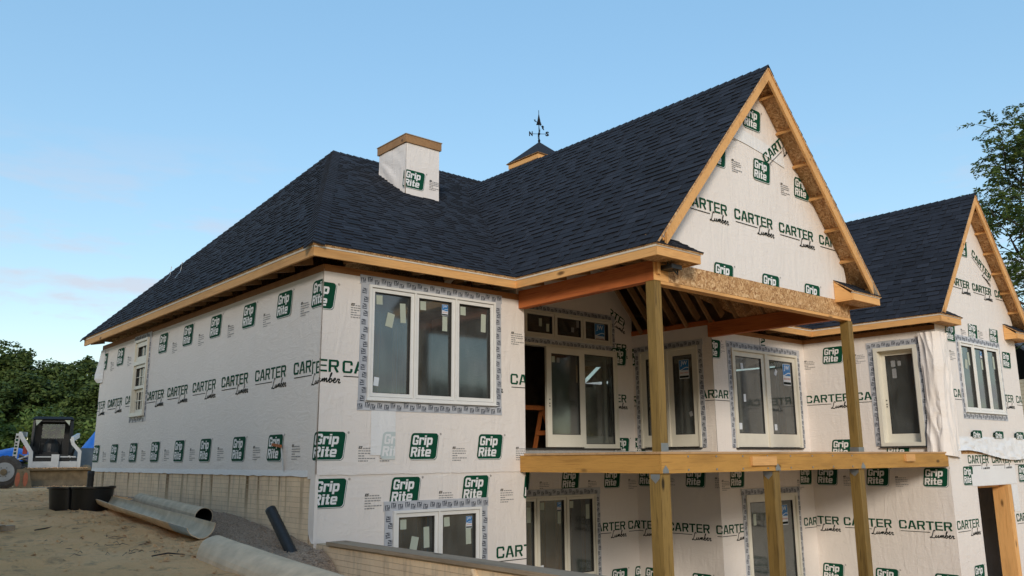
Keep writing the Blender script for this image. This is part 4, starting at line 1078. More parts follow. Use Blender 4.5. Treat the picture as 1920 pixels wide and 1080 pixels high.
for x0_, ww in ((XB + .015, .19), (6.03, .17), (8.60, .17)):
    b = MB(); b.poly([(x0_ - .003, YB + .045, -.03), (x0_ - .003, YB + .20, -.03), (x0_ - .003, YB + .20, -.08), (x0_ - .003, YB + .12, -.15), (x0_ - .003, YB + .045, -.08)], METAL); b.build('steel_connector', house)
# bolts on the beam
b = MB(); x = XB + .55
while x < 8.5:
    for z in (.195, .02): b.box(x - .012, x + .012, YB - .008, YB - .001, z - .012, z + .012, METAL)
    x += .62
b.build('beam_bolt', house, kind='stuff')

# ------------------------------------------------------------------ chimney
CX0, CX1, CY0, CY1 = 3.30, 4.085, 3.15, 4.14
fch, sch = FP(CY0), LP(CX0)
b = MB(); zt = 6.285
def quadgrid(b, f, nu, nv, m):
    for i in range(nu):
        for j in range(nv): b.poly([f(i / nu, j / nv), f((i + 1) / nu, j / nv), f((i + 1) / nu, (j + 1) / nv), f(i / nu, (j + 1) / nv)], m)
def cw(pl, a0, a1, zb0, zb1, amp, sd_):
    def f(u, v):
        a = a0 + (a1 - a0) * u; zb = zb0 + (zb1 - zb0) * u; z = zb + (zt - zb) * v
        k = math.sin(math.pi * min(1, max(0, u))) if 0 < u < 1 else 0
        return pl.p(a, z, .004 + amp * k * (noise.noise(Vector((a * 2.2 + v * 3 * amp * 40, z * 5 + a * 3, sd_))) + .4) + (.010 * (1 - v) ** 6))
    quadgrid(b, f, 14, 16, WRAP)
cw(fch, CX0, CX1, zF(CY0) - .01, zF(CY0) - .01, .004, 2); cw(sch, -CY1, -CY0, zF(CY1) - .01, zF(CY0) - .01, .022, 5)
b.box(CX0 + .02, CX1, CY0 + .02, CY1, 5.0, zt, INTER)
ch = b.build('chimney', house, smooth=True, label='wrapped square chimney with a timber cap')
pr('badge', fch, ch, 3.235, 5.72, CX0, CX1, d=.014); o = pr('badge', sch, ch, -CY0 + (3.235 - CX0), 5.72, -CY1, -CY0, d=.03); pr('info', fch, ch, 3.85, 5.62, CX0, CX1, d=.014)
b = MB(); o = .035
for x0_, x1_, y0_, y1_ in ((CX0 - o, CX1 + o, CY0 - o, CY0 + .0), (CX0 - o, CX0, CY0 + .001, CY1 + o), (CX1, CX1 + o, CY0 + .001, CY1 + o), (CX0 + .001, CX1 - .001, CY1, CY1 + o)):
    b.box(x0_, x1_, y0_, y1_, zt - .01, zt + .145, CHCAP)
b.box(CX0 - o - .012, CX1 + o + .012, CY0 - o - .012, CY1 + o + .012, zt + .146, zt + .162, GREYW)
b.build('chimney_cap', ch)

# cupola with weathervane on the rear ridge
KX, KY, KH = 9.47, 6.04, .60
b = MB(); b.box(KX - .45, KX + .45, KY - .45, KY + .45, 6.4, 7.96, WRAP); cu = b.build('cupola', house, label='small square cupola on the ridge')
b = MB()
for x0_, x1_, y0_, y1_, m in ((KX - KH, KX + KH, KY - KH, KY - KH + .03, W['x']), (KX - KH, KX - KH + .03, KY - KH + .031, KY + KH, W['y']), (KX + KH - .03, KX + KH, KY - KH + .031, KY + KH, W['y'])):
    b.box(x0_, x1_, y0_, y1_, 7.93, 8.07, m)
b.box(KX - KH + .03, KX + KH - .03, KY - KH + .03, KY + KH, 7.94, 7.955, OSB); b.build('cupola_fascia', cu)
hh = KH + .05; top = (KX, KY, 8.70)
cn = [(KX - hh, KY - hh, 8.075), (KX + hh, KY - hh, 8.075), (KX + hh, KY + hh, 8.075), (KX - hh, KY + hh, 8.075)]
for i in range(4): roof_face('cupola_roof', [[cn[i], cn[(i + 1) % 4], top]], seed=30 + i, thick=.02, parent=cu, individually=False, shingles=False)
vane = empty('weathervane', (KX, KY, 8.69), 'black iron weathervane with arrow and compass letters on the cupola roof', 'weathervane')
b = MB(); b.tube([(0, 0, 0), (0, 0, .05), (0, 0, .10), (0, 0, .62)], [.03, .035, .013, .011], BLACKI, 8); b.build('rod', vane)
b = MB(); b.tube([(0, 0, .20), (0, 0, .24), (0, 0, .28)], [.018, .042, .018], BLACKI, 8); b.build('hub', vane)
vx = Vector((.80, -.60, 0)); vy = Vector((.6, .8, 0))
for dv, ch_ in ((-vx, 'N'), (vx, 'S'), (vy, 'E'), (-vy, 'W')):
    b = MB(); b.tube([dv * .02 + Vector((0, 0, .24)), dv * .19 + Vector((0, 0, .24))], .007, BLACKI, 6)
    V, F = fit_text(ch_, .10, .135, bold=.05)
    ax = vx if abs(dv.dot(vx)) > .5 else (vx * .25 + vy * .97)
    for dd in (-.006, .006):
        o = len(b.v); nn = ax.cross(Vector((0, 0, 1)))
        b.v += [tuple(dv * .225 + ax * (x - .05) + nn * dd + Vector((0, 0, .175 + z))) for x, z in V]
        for f in F: b.f.append(tuple(o + k for k in f)); b.m.append(0); b.t.append(.5)
    b.build('compass_arm', vane)
b = MB(); dv = (vx * .97 + Vector((0, 0, 0))).normalized(); tw = Vector((.93, -.05, -.0)); tw = Vector((.906, .42, 0)).normalized(); up = Vector((0, 0, 1))
def flat(b, pts, o_, ax, th=.008):
    n_ = ax.cross(up).normalized() * th
    P = [Vector(o_) + ax * x + up * z for x, z in pts]
    b.poly([p + n_ for p in P], BLACKI); b.poly([p - n_ for p in P][::-1], BLACKI)
    for i in range(len(P)): j = (i + 1) % len(P); b.poly([P[i] + n_, P[i] - n_, P[j] - n_, P[j] + n_], BLACKI)
b.tube([Vector((0, 0, .53)) - tw * .27 , Vector((0, 0, .53)) + tw * .27], .008, BLACKI, 6)
flat(b, [(-.34, 0), (-.25, .035), (-.27, 0), (-.25, -.035)], (0, 0, .53), tw); flat(b, [(.20, .0), (.25, .05), (.36, .05), (.31, 0), (.36, -.05), (.25, -.05)], (0, 0, .53), tw)
b.build('arrow', vane)
b = MB(); flat(b, [(-.075, .50), (.075, .50), (.045, .60), (.0, .86), (-.045, .60)], (0, 0, 0), Vector((.76, -.65, 0))); b.tube([(0, 0, .6), (0, 0, .93)], .008, BLACKI, 6); b.build('finial', vane)
# two roof brackets on the hip end
for (x, y) in ((.663, 8.28), (.623, 7.50)):
    z = zE + sL * (x + OV + .025); b = MB(); b.tube([(x - .16, y - .10, z - .17), (x - .02, y, z + .02), (x, y, z + .22)], .010, METAL, 6); b.build('roof_bracket', house)

# ------------------------------------------------------------------ interior seen through openings
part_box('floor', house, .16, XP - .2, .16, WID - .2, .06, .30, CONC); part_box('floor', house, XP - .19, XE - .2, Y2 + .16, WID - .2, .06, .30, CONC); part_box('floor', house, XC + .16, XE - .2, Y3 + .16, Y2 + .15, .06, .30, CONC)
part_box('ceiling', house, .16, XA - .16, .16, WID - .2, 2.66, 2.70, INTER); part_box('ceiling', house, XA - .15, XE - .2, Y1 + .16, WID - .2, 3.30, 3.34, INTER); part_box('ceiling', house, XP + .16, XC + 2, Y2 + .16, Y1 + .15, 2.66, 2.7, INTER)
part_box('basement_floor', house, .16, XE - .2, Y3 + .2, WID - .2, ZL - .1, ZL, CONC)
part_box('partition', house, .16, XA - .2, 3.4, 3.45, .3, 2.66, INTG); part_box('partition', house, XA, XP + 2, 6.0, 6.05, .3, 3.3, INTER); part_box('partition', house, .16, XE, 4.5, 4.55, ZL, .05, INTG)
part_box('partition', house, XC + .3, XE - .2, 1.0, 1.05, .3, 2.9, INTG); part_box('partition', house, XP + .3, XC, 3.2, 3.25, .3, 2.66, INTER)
def studs(x0, x1, y, z0, z1, m=RAF, st=.42):
    x = x0
    while x < x1: part_box('stud', house, x, x + .04, y - .09, y, z0, z1, m); x += st
b = MB(); b.poly([(XP + .9, Y2 - .2, 2.9), (XP + .9, WID, 2.9), (XP + .9, WID, 3.5), (XP + .9, R2Y, R2Z - .1), (XP + .9, Y2 - .2, zF(Y2 - .2) - .1)], INTER); b.build('attic_blocker', house)  # sheet added to block the sky and keep the attic gap dark
b = MB(); b.poly([(17.18, YE, zE - .1), (17.18, R2Y, R2Z - .05), (17.18, R2Y * 2, zE)], INTER); b.build('gable_sheathing', house)
studs(.3, 3.3, 3.395, .31, 2.65); studs(.3, 3.3, 2.2, .31, 2.65, W['z'], .61); studs(3.8, 8.4, 5.99, .31, 3.29); studs(12.4, 16, .99, .31, 2.85); studs(.4, 16, 4.49, ZL + .01, .04); studs(9, 12, 3.19, .31, 2.65)
studs(.6, 3.3, 1.7, ZL + .01, .04, W['z'], .55)
# timber trestle inside the open porch door
t = empty('sawhorse', (6.25, 2.95, .30), 'orange wooden sawhorse standing inside the open porch doorway', 'sawhorse')
b = MB(); b.box(-.45, .45, -.05, .05, .86, .95, ORW); b.build('top_rail', t)
for sx_ in (-.38, .38):
    for sy_ in (-1, 1): b = MB(); b.beam((sx_, sy_ * .04, .86), (sx_ * 1.1, sy_ * .32, .0), .09, .04, ORW, up=Vector((1, 0, 0))); b.build('leg', t)
    b = MB(); b.beam((sx_, -.2, .4), (sx_, .2, .4), .03, .09, ORW); b.build('brace', t)

# ------------------------------------------------------------------ brick-pattern foundation and retaining wall
BR = {}
def brick_wall(pl, par, s0, s1, ztop, zbot_fn, limit, L_=.40, H_=.0665, d=.0, near=None, seed=0):
    q = random.Random(seed); items = []
    st = MB(); row = 0; z = ztop
    while z > -1.9:
        z0_ = z - H_; off = (row % 2) * L_ / 2; s = s0 - off
        while s < s1:
            a, c = max(s, s0), min(s + L_, s1)
            if c - a > .03:
                zb = zbot_fn((a + c) / 2)
                if z > zb - .12: items.append((a, c, z0_, z, q.uniform(-.0015, .0015), abs(c - a - L_) < 1e-6))
            s += L_
        z = z0_; row += 1
    items.sort(key=lambda i: (pl.p(i[0], i[2]) - CAM).length)
    n = 0
    for a, c, z0_, z1_, dd, full in items:
        if n < limit and full:
            if 'b' not in BR:
                b = MB(); g = .0026; e_ = .0008; h = H_ - 2 * g
                b.poly([(e_, g, .006), (L_ - e_, g, .006), (L_ - e_, g + h, .006), (e_, g + h, .006)], FOUND)
                for p, r in (((e_, g), (L_ - e_, g)), ((L_ - e_, g), (L_ - e_, g + h)), ((L_ - e_, g + h), (e_, g + h)), ((e_, g + h), (e_, g))):
                    b.poly([(p[0], p[1], 0), (r[0], r[1], 0), (r[0], r[1], .006), (p[0], p[1], .006)], FOUND)
                BR['b'] = b.mesh('brick')
            o = bpy.data.objects.new('brick', BR['b']); place(o, par); o.matrix_basis = Matrix.Translation(par_off(par)) @ pl.M(a, z0_, d + dd * .4); n += 1
        else: pl.box(st, a + .0008, c - .0008, z0_ + .0026, z1_ - .0026, d, d + .006 + dd * .4, FOUND)
    if st.f: st.build('brick', par, kind='stuff')
def par_off(par): return (0, 0, 0)
b = MB(); lw.box(b, -WID, -.03, ZL, -.012, -.2, -.012, MORTAR); fw = b.build('foundation', house, label='cream brick-patterned concrete foundation with rust runs')
brick_wall(lw, fw, -WID, -.002, -.03, lambda s: -.98 + (-s) * .056, 300, d=-.013)
rw = empty('retaining_wall', (0, -2.5, ZL), 'cream brick-patterned retaining wall running forward from the house corner, with a weathered plank on top', 'retaining wall')
INV['retaining_wall'] = Matrix.Translation((0, 2.5, -ZL))
b = MB(); b.box(.013, .22, -4.95, -.06, ZL - .3, -.845, MORTAR); rwall = b.build('core', rw)
brick_wall(lw, rwall, .06, 4.95, -.86, lambda s: -1.05 - s * .07, 300, d=-.013, seed=4)
b = MB()
for a, c in ((.38, 2.3), (2.305, 4.9)): b.box(-.03, .24, -c, -a, -.84, -.80, GREYW)
b.build('top_plank', rw)
b = MB(); b.beam((-.018, -3.55, -1.28), (-.018, -3.30, -.86), .02, .05, FOUND, up=Vector((1, 0, 0))); b.build('form_brace', rw)
# the lower front sheet wraps round the foundation corner with a curved edge
b = MB(); P = [(.0, .10), (-.2, .115), (-.40, .12), (-.55, .125), (-.66, .12), (-.74, .10), (-.80, .07), (-.835, .03), (-.85, -.004)]
for (za, ya), (zb, yb_) in zip(P, P[1:]):
    b.poly([(-.024, ya, za), (-.024, yb_, zb), (-.012, -.008, zb), (-.012, -.008, za)], WRAP); b.poly([(-.024, ya, za), (-.002, ya, za), (-.002, yb_, zb), (-.024, yb_, zb)], WRAP2)
b.poly([(-.012, -.008, 0), (-.012, -.008, -.85), (.03, -.010, -.85), (.03, -.010, 0)], WRAP)
b.build('wrap_overlap', wf1l)
finish_shingles()

# ------------------------------------------------------------------ ground
def lerp(t, K):
    for (a, x), (b_, y) in zip(K, K[1:]):
        if t <= b_: u = max(0, (t - a) / (b_ - a)); return x + (y - x) * u
    return K[-1][1]
GK = [(-40, -1.9), (-12, -1.5), (-10, -1.45), (-5, -1.3), (.2, -.93), (5, -.62), (9.5, -.42), (14, -.52), (22, -.65), (40, -.7), (600, -1.0)]
def fbm(x, y, s, o=4, sd_=0):
    v = 0; a = 1
    for i in range(o): v += a * noise.noise(Vector((x * s, y * s, sd_ + i * 7))); a *= .5; s *= 2.05
    return v
def gz(x, y):
    z = lerp(y, GK)
    d = math.hypot(x - CAM.x, y - CAM.y)
    if d < 60:
        z += .04 * fbm(x, y, .8, 3) + .026 * fbm(x, y, 3.2, 4, 5) + .035 * max(0, fbm(x, y, 2.4, 3, 15)) ** 2
        dl = abs(x + 1.5) / .55 + max(0, y - 5.0, .2 - y) * 2
        if dl < 1: z += .10 * (1 - dl) * abs(fbm(x, y, 4.5, 3, 23)) - .015 * (1 - dl)
        z += .05 * max(0, fbm(x, y, .9, 2, 9)) * (1 if x < -.8 else 0)
    if x > 12 or y > 30: z += min(2.0, .02 * max(0, x - 12, y - 30)) * .3
    z -= .5 * min(1, max(0, -.25 - y)) * min(1, max(0, (x + 1.0) / .6)) * (1 if x < .1 else 0)
    if x > -.02 and x < 60 and y < 10.6:           # dug-out walk-out side and under the house
        k = 1.0
        if y < -6: k = max(0, 1 - (-6 - y) / 5)
        z = z * (1 - k) + (ZL - .06) * k
        if x > 20: z += min(2.3, (x - 20) * .12)
    return z
xs = [-600, -300, -150, -80, -45, -28, -18]; x = -12
while x < -.06: xs.append(x); x += .075
xs += [-.05, .06, .2, 1, 2, 4, 6, 8, 10, 12, 14, 17, 20, 24, 28, 34, 40, 50, 65, 90, 150, 300, 600]
ys = [-600, -300, -150, -80, -50, -35, -25, -18, -14, -12, -11, -10]; y = -9
while y < 10.5: ys.append(y); y += .085
ys += [10.58, 10.7]; y = 11
while y < 27: ys.append(y); y += .3
ys += [28, 30, 34, 40, 48, 60, 80, 120, 200, 350, 600]
V = [(x, y, gz(x, y)) for y in ys for x in xs]; nx = len(xs)
F = [(j * nx + i, j * nx + i + 1, (j + 1) * nx + i + 1, (j + 1) * nx + i) for j in range(len(ys) - 1) for i in range(nx - 1)]
me = bpy.data.meshes.new('ground'); me.from_pydata(V, [], F); me.materials.append(SAND); me.polygons.foreach_set('use_smooth', [True] * len(F)); me.update()
g = bpy.data.objects.new('ground', me); COL.objects.link(g); tag(g, kind='structure', label='bare sandy building-site soil sloping down beside the house')

# clods, twigs (uncountable litter)
b = MB(); q = random.Random(21)
def clod(b, x, y, r, m, z=None):
    z = gz(x, y) if z is None else z
    c = Vector((x, y, z + r * .25)); pts = []
    for dx, dy, dz in ((1, 0, 0), (0, 1, 0), (-1, 0, 0), (0, -1, 0)): pts.append(c + Vector((dx * r * q.uniform(.6, 1.2), dy * r * q.uniform(.6, 1.2), q.uniform(-.3, .2) * r)))
    t_ = c + Vector((q.uniform(-.3, .3) * r, q.uniform(-.3, .3) * r, r * q.uniform(.4, .8)))
    for i in range(4): b.poly([pts[i], pts[(i + 1) % 4], t_], m)
for i in range(1500):
    x = -q.random() ** 1.0 * 6 - .2; y = q.uniform(-4, 12); clod(b, x, y, q.choice((.008, .012, .018, .03, .02)) * (1.5 if q.random() < .06 else 1), SAND)
for i in range(260):
    t_ = q.random(); x = -1.75 + q.gauss(0, .22) + t_ * .5; y = 4.6 - 4.6 * t_; clod(b, x, y, q.uniform(.008, .035), SAND)
o = b.build('soil_clods', kind='stuff'); tag(o, 'small lumps of sandy soil scattered over the ground')
b = MB()
for i in range(70):
    x, y = q.uniform(-5, -.9), q.uniform(-2, 9); a = q.uniform(0, 6.3); l = q.uniform(.04, .2); z = gz(x, y) + .008
    if i < 22: x, y = -2.0 + q.gauss(0, .3), 1.2 + q.gauss(0, .6); z = gz(x, y) + .01
    b.tube([(x, y, z), (x + math.cos(a) * l * .5, y + math.sin(a) * l * .5, z + q.uniform(0, .03)), (x + math.cos(a + .3) * l, y + math.sin(a + .3) * l, z + .004)], [.003, .0035, .0015], BARK, 4)
for (x, y, l, a) in ((-3.35, 8.2, .9, .3), (-2.5, 3.2, .8, .5), (-1.9, .2, .35, -.6)):
    z = gz(x, y) + .02; b.tube([(x, y, z), (x + math.cos(a) * l * .5, y + math.sin(a) * l * .5, z + .03), (x + math.cos(a + .3) * l, y + math.sin(a + .3) * l, z)], [.008, .01, .004], BARK, 5)
o = b.build('fallen_twigs', kind='stuff'); tag(o, 'thin dry twigs lying on the sandy ground')

# gravel backfill against the foundation
V = []; F = []; nu, nv = 26, 150
for j in range(nv + 1):
    y = 7.5 - 9.3 * j / nv; wd = lerp(-y, [(-7.5, .25), (-5, .55), (-2, .80), (0, .72), (1, .80), (3.2, .6)])
    for i in range(nu + 1):
        u = i / nu; x = -.012 - wd * u
        h = lerp(-y, [(-7.5, .02), (-5, .07), (-3.5, .13), (-2.6, .16), (-1.8, .14), (-.6, .10), (.1, .03), (.5, .12), (1.2, .14), (3.2, .05)]) 
        prof = (1 - u) ** .7 * (.75 + .25 * math.cos(u * 3)) * 1.0
        V.append((x, y, lerp(y, GK) - .5 * min(1, max(0, -.25 - y)) * min(1, max(0, (x + 1.0) / .6)) + h * prof * (1 - min(1, max(0, -.2 - y))) + .03 * fbm(x, y, 3, 3, 3) * (1 - u * .6) + (.012 if u < .9 else -.05)))
for j in range(nv):
    for i in range(nu): a = j * (nu + 1) + i; F.append((a, a + 1, a + nu + 2, a + nu + 1))
b = MB(); b.v = V; b.f = F; b.m = [b.mi(GRAVEL)] * len(F); b.t = [.5] * len(F)
for i in range(5200):
    y = q.uniform(-1.2, 6.5); u = q.random(); wd = .75 if y < 4 else .45; x = -.03 - wd * u; k = min(nv, max(0, int((7.5 - y) / 9.3 * nv))); w0 = lerp(-y, [(-7.5, .25), (-5, .55), (-2, .80), (0, .72), (1, .80), (3.2, .6)])
    uu = min(nu, int(-(x + .012) / w0 * nu)); 
    if -(x + .012) > w0: continue
    clod(b, x, y, q.uniform(.006, .016), GRAVEL, V[k * (nu + 1) + uu][2])
o = b.build('gravel', kind='stuff', fix=False); tag(o, 'dark grey gravel banked against the foundation')

# ------------------------------------------------------------------ tubes, troughs and tubs beside the foundation
def shell(b, a, c, r0, r1_, arc0, arc1, th, m, mi_, n=18, k=14, wob=.0, cut0=0, up=Vector((0, 0, 1)), mfn=None):
    """half-shell of a tube from a to c; arc angles measured from +side through up"""
    a, c = Vector(a), Vector(c); d = (c - a).normalized(); sx_ = d.cross(up).normalized(); uz = sx_.cross(d).normalized()
    O = []; I = []
    for i in range(k + 1):
        t_ = i / k; p = a + (c - a) * t_; r = r0 + (r1_ - r0) * t_; ro = []; ri = []
        for j in range(n + 1):
            an = arc0 + (arc1 - arc0) * j / n; rr_ = r * (1 + wob * noise.noise(Vector((t_ * 4, an * 1.5, r0 * 9)))); sh = d * (cut0 * (j / n - .5) if i == 0 else 0)
            v = sx_ * math.cos(an) + uz * math.sin(an); ro.append(p + v * rr_ + sh); ri.append(p + v * (rr_ - th) + sh)
        O.append(ro); I.append(ri)
    for i in range(k):
        mm = mfn(i / k) if mfn else m
        for j in range(n):
            b.poly([O[i][j], O[i][j + 1], O[i + 1][j + 1], O[i + 1][j]], mm); b.poly([I[i][j], I[i + 1][j], I[i + 1][j + 1], I[i][j + 1]], mi_)
        for j in (0, n): b.poly([O[i][j], O[i + 1][j], I[i + 1][j], I[i][j]], m)
    for i in (0, k):
        for j in range(n): b.poly([O[i][j], I[i][j], I[i][j + 1], O[i][j + 1]], m)
b = MB()
shell(b, (-1.10, 5.75, -.36), (-.93, 1.35, -.62), .15, .20, R(182), R(345), .012, FIBER, FIBERG, wob=.12, cut0=.5, mfn=lambda t: PBLUE if t > .84 else FIBER)
o = b.build('split_trough', smooth=True, fix=True); tag(o, 'long cream half-pipe trough lying open side up, with a pale blue end', 'trough')
b = MB(); shell(b, (-.52, 5.3, -.46), (-.56, 2.25, -.60), .11, .13, R(-100), R(259), .008, FIBERG, MBLACK, wob=.06)  # shade inside the mouth put in as a black inner wall
o = b.build('cardboard_tube', smooth=True, fix=True); tag(o, 'grey tube lying with its open dark end towards the viewer, between trough and foundation', 'tube')
b = MB(); shell(b, (-1.23, .17, -.93), (-.90, -2.5, -1.27), .25, .31, R(-5), R(200), .012, FIBER, FIBERG, wob=.07, cut0=-.25)
o = b.build('split_pipe', smooth=True, fix=True); tag(o, 'large dirty cream half-pipe lying curved side up in the foreground', 'pipe')
b = MB(); d = Vector((-.39, .45, -.43)) - Vector((-.30, -.10, -1.0)); a = Vector((-.30, -.10, -1.0)); n_ = 26
pts = []; rad = []
for i in range(n_ + 1):
    pts.append(a + d * i / n_); rad.append(.068 + (.0035 if i % 2 else 0))
b.tube(pts, rad, BLACKR, 16); o = b.build('drain_pipe', smooth=True, label='black ribbed drain pipe standing slanted out of the gravel by the house corner'); o['category'] = 'pipe'
b = MB(); pts = [(-.43, 8.85, -.48 + .06 * i) for i in range(9)]; b.tube(pts, [.062 + (.004 if i % 2 else 0) for i in range(9)], BLACKR, 14)
o = b.build('drain_pipe', smooth=True, label='short black upright pipe at the far end of the foundation'); o['category'] = 'pipe'
# black scalloped window-well tubs
def tub(x, y, rz, label):
    t = empty('window_well', (x, y, gz(x, y) - .03), label, 'plastic tub', rz=rz)
    prof = []
    n_ = 72
    for i in range(n_ + 1):
        a = math.pi * i / n_; k = abs(math.sin(1.5 * a * 1.0)) ** .55 if 0 < i < n_ else 0; r = .32 + .13 * k; prof.append((math.cos(a) * r * 1.18, -math.sin(a) * r * .95))
    b = MB()
    H = [(0, .93), (.1, .95), (.36, 1.0), (.37, 1.06), (.40, 1.06)]
    R_ = [[Vector((px * k, py * k, z)) for px, py in prof] for z, k in H]
    for i in range(len(H) - 1):
        for j in range(n_): b.poly([R_[i][j], R_[i][j + 1], R_[i + 1][j + 1], R_[i + 1][j]], BLACKP)
    for i in range(len(H) - 1):
        for j in range(n_): 
            s_ = .965; A = [Vector((v.x * s_, v.y * s_ + .004, v.z)) for v in (R_[i][j], R_[i + 1][j], R_[i + 1][j + 1], R_[i][j + 1])]; b.poly(A, BLACKP)
    for j in range(n_):
        v0, v1 = R_[-1][j], R_[-1][j + 1]; b.poly([v0, v1, Vector((v1.x * .965, v1.y * .965 + .004, v1.z)), Vector((v0.x * .965, v0.y * .965 + .004, v0.z))], BLACKP)
    b.build('shell', t, smooth=True)
    for sg in (-1, 1): b = MB(); x_ = sg * .32 * 1.18; b.box(min(x_, x_ + sg * .05), max(x_, x_ + sg * .05), -.02, .0, 0, .40, BLACKP); b.build('flange', t)
    return t
tub(-1.30, 5.72, R(-14), 'black scalloped plastic window well standing on the sand, left of the trough')
t = tub(-1.24, 5.86, R(-10), 'second black window well nested behind the front one'); t.scale = (.92, .8, .96)
# timber scraps at the left edge
t = empty('wood_scrap', (-2.75, 3.55, gz(-2.75, 3.55)), 'broken pallet corner lying on the sand at the left edge', 'scrap wood', rz=R(20))
for i, (x0, x1, y0, y1, z0, z1) in enumerate(((-.7, .06, -.05, .05, 0, .07), (-.75, -.02, .14, .24, 0, .07), (-.5, -.38, -.12, .34, .072, .09), (-.25, -.13, -.15, .30, .072, .09))):
    b = MB(); b.box(x0, x1, y0, y1, z0, z1, GREYW); b.build('board', t)
# wood splinter stuck through the long wall's wrap
b = MB(); b.beam((-.02, 1.30, .40), (-.05, .95, .37), .02, .035, ORW); b.build('protruding_shim', wl)
b = MB(); P = [(1.04, .37, .02), (1.00, .34, .03), (.97, .22, .03), (.95, .04, .012)]
for (y0, z0, d0), (y1, z1, d1) in zip(P, P[1:]): b.poly([(-d0, y0, z0), (-d0 - .01, y0 - .07, z0), (-d1 - .01, y1 - .06, z1), (-d1, y1, z1)], WRAP2)
b.build('torn_wrap_strip', wl)
# loose sheet hanging off the right block corner
b = MB()
def crump(f, nu, nv, m):
    quadgrid(b, f, nu, nv, m)
def fc(u, v):    # corner drape: from x-wall across the corner to the front
    z = 2.62 - v * 2.42; s = -0.30 + u * .78
    amp = .05 * math.sin(v * 3.14) + .03
    bulge = (.05 + .09 * max(0, .5 - abs(v - .12)) + .20 * max(0, v - .72) ** 1.0)
    w1 = noise.noise(Vector((u * 3.0 + v * 1.2, v * 1.6, 4.4))); w2 = noise.noise(Vector((u * 7 - v * 3, v * 4.5 + u * 2, 1.4))); nn = (.5 - abs(w1)) * .09 + (.35 - abs(w2)) * .055
    if s < 0: p = Vector((XC - bulge * (1 - abs(s) * 1.2) - abs(nn) - .012, Y3 - s * (1 + .6 * max(0, v - .7)), z))
    else: p = Vector((XC + s * (1), Y3 - .012 - bulge * max(0, 1 - s * 1.6) * .7 - abs(nn) * .7, z - max(0, v - .8) * .3 * u))
    if s < 0 and v > .7: p.z -= 0
    return p
crump(fc, 44, 90, WRAP)
o = b.build('loose_wrap', w3, smooth=True)
b = MB()
def fb(u, v):    # rippled hanging hem along the bottom of the upper sheet
    s = XC + .02 + u * (XE - XC - .03); hem = .20 + .10 * math.sin(u * 5.5 + .6) * (1 - u * .3) - .05 * u
    z = .56 - v * (.56 - hem); nn = noise.noise(Vector((u * 9, v * 2.5, 7))) * .05 + noise.noise(Vector((u * 26, v * 4, 3))) * .02
    return f3.p(s, z, .014 + (.05 * v + abs(nn)) * (1 if u < .98 else .3))
quadgrid(b, fb, 70, 8, WRAP2)
o = b.build('loose_wrap', w3, smooth=True)
for s in (13.15, 14.30, 15.48):
    o = pr('badge', f3, w3, s, .69, XC, XE, .54, None, d=.05)

# ------------------------------------------------------------------ skid steer loader
bob = empty('skid_steer_loader', (1.56, 22.08, gz(1.56, 22.0)), 'white skid steer loader with black cab and muddy bucket, facing the viewer beyond the house', 'loader', rz=R(-14))
def bp(name, fn, **k): b = MB(); fn(b); return b.build(name, bob, **k)
def plate_path(b, P, w, y0, y1, m):
    """flat steel member: a mitred strip in the x-z plane given depth from y0 to y1"""
    for Q in thick([(x, z / 1.5) for x, z in P], w): 
        Q = [(x, z * 1.5) for x, z in Q]; b.hexa([(Q[0][0], y0, Q[0][1]), (Q[1][0], y0, Q[1][1]), (Q[1][0], y1, Q[1][1]), (Q[0][0], y1, Q[0][1]), (Q[3][0], y0, Q[3][1]), (Q[2][0], y0, Q[2][1]), (Q[2][0], y1, Q[2][1]), (Q[3][0], y1, Q[3][1])], m)
bp('chassis', lambda b: (b.box(-.60, .60, .35, 2.3, .40, 1.0, MBLACK), b.box(-.55, .55, 2.3, 2.5, .5, 1.4, MWHITE), b.box(-.62, -.56, .4, 2.2, .5, 1.05, MWHITE), b.box(.56, .62, .4, 2.2, .5, 1.05, MWHITE)))
def cab(b):
    for sx_ in (-1, 1):
        x = sx_ * .60
        b.beam((x, .45, 1.0), (x * .93, .60, 2.30), .07, .09, MBLACK); b.beam((x, 1.55, 1.0), (x * .93, 1.5, 2.30), .08, .07, MBLACK)
        b.box(min(x, x * .93), max(x, x * .93), .5, 1.55, .9, 1.25, MBLACK)
        for i in range(7): b.beam((x, .66 + i * .13, 1.2), (x * .95, .68 + i * .13, 2.26), .015, .018, MBLACK)
        for i in range(8): b.beam((x * .99, .55, 1.28 + i * .12), (x * .99, 1.5, 1.28 + i * .12), .012, .012, MBLACK)
    b.hexa([(-.64, .44, 2.29), (.64, .44, 2.29), (.62, 1.66, 2.29), (-.62, 1.66, 2.29), (-.56, .54, 2.38), (.56, .54, 2.38), (.54, 1.6, 2.38), (-.54, 1.6, 2.38)], MBLACK); b.box(-.55, .55, .56, .60, 2.20, 2.29, MBLACK)
    b.box(-.56, -.36, 1.5, 1.55, 1.0, 2.28, MBLACK); b.box(.34, .56, 1.5, 1.55, 1.0, 2.28, MBLACK); b.box(-.36, .34, 1.5, 1.55, 1.0, 1.66, MBLACK); b.box(-.36, .34, 1.5, 1.55, 2.16, 2.28, MBLACK)
    b.box(-.55, .55, .40, .46, .95, 1.10, MBLACK); b.box(-.60, -.47, .46, .50, 1.1, 1.35, MBLACK)
bp('cab', cab)
bp('rear_window', lambda b: b.poly([(-.36, 1.52, 1.66), (.34, 1.52, 1.66), (.34, 1.52, 2.16), (-.36, 1.52, 2.16)], GLASS))
bp('seat', lambda b: (b.box(-.26, .22, .95, 1.4, 1.0, 1.18, MBLACK), b.tube([(-.02, 1.36, 1.15), (-.02, 1.40, 1.45), (-.02, 1.40, 1.62)], [.27, .26, .13], MBLACK, 14)))
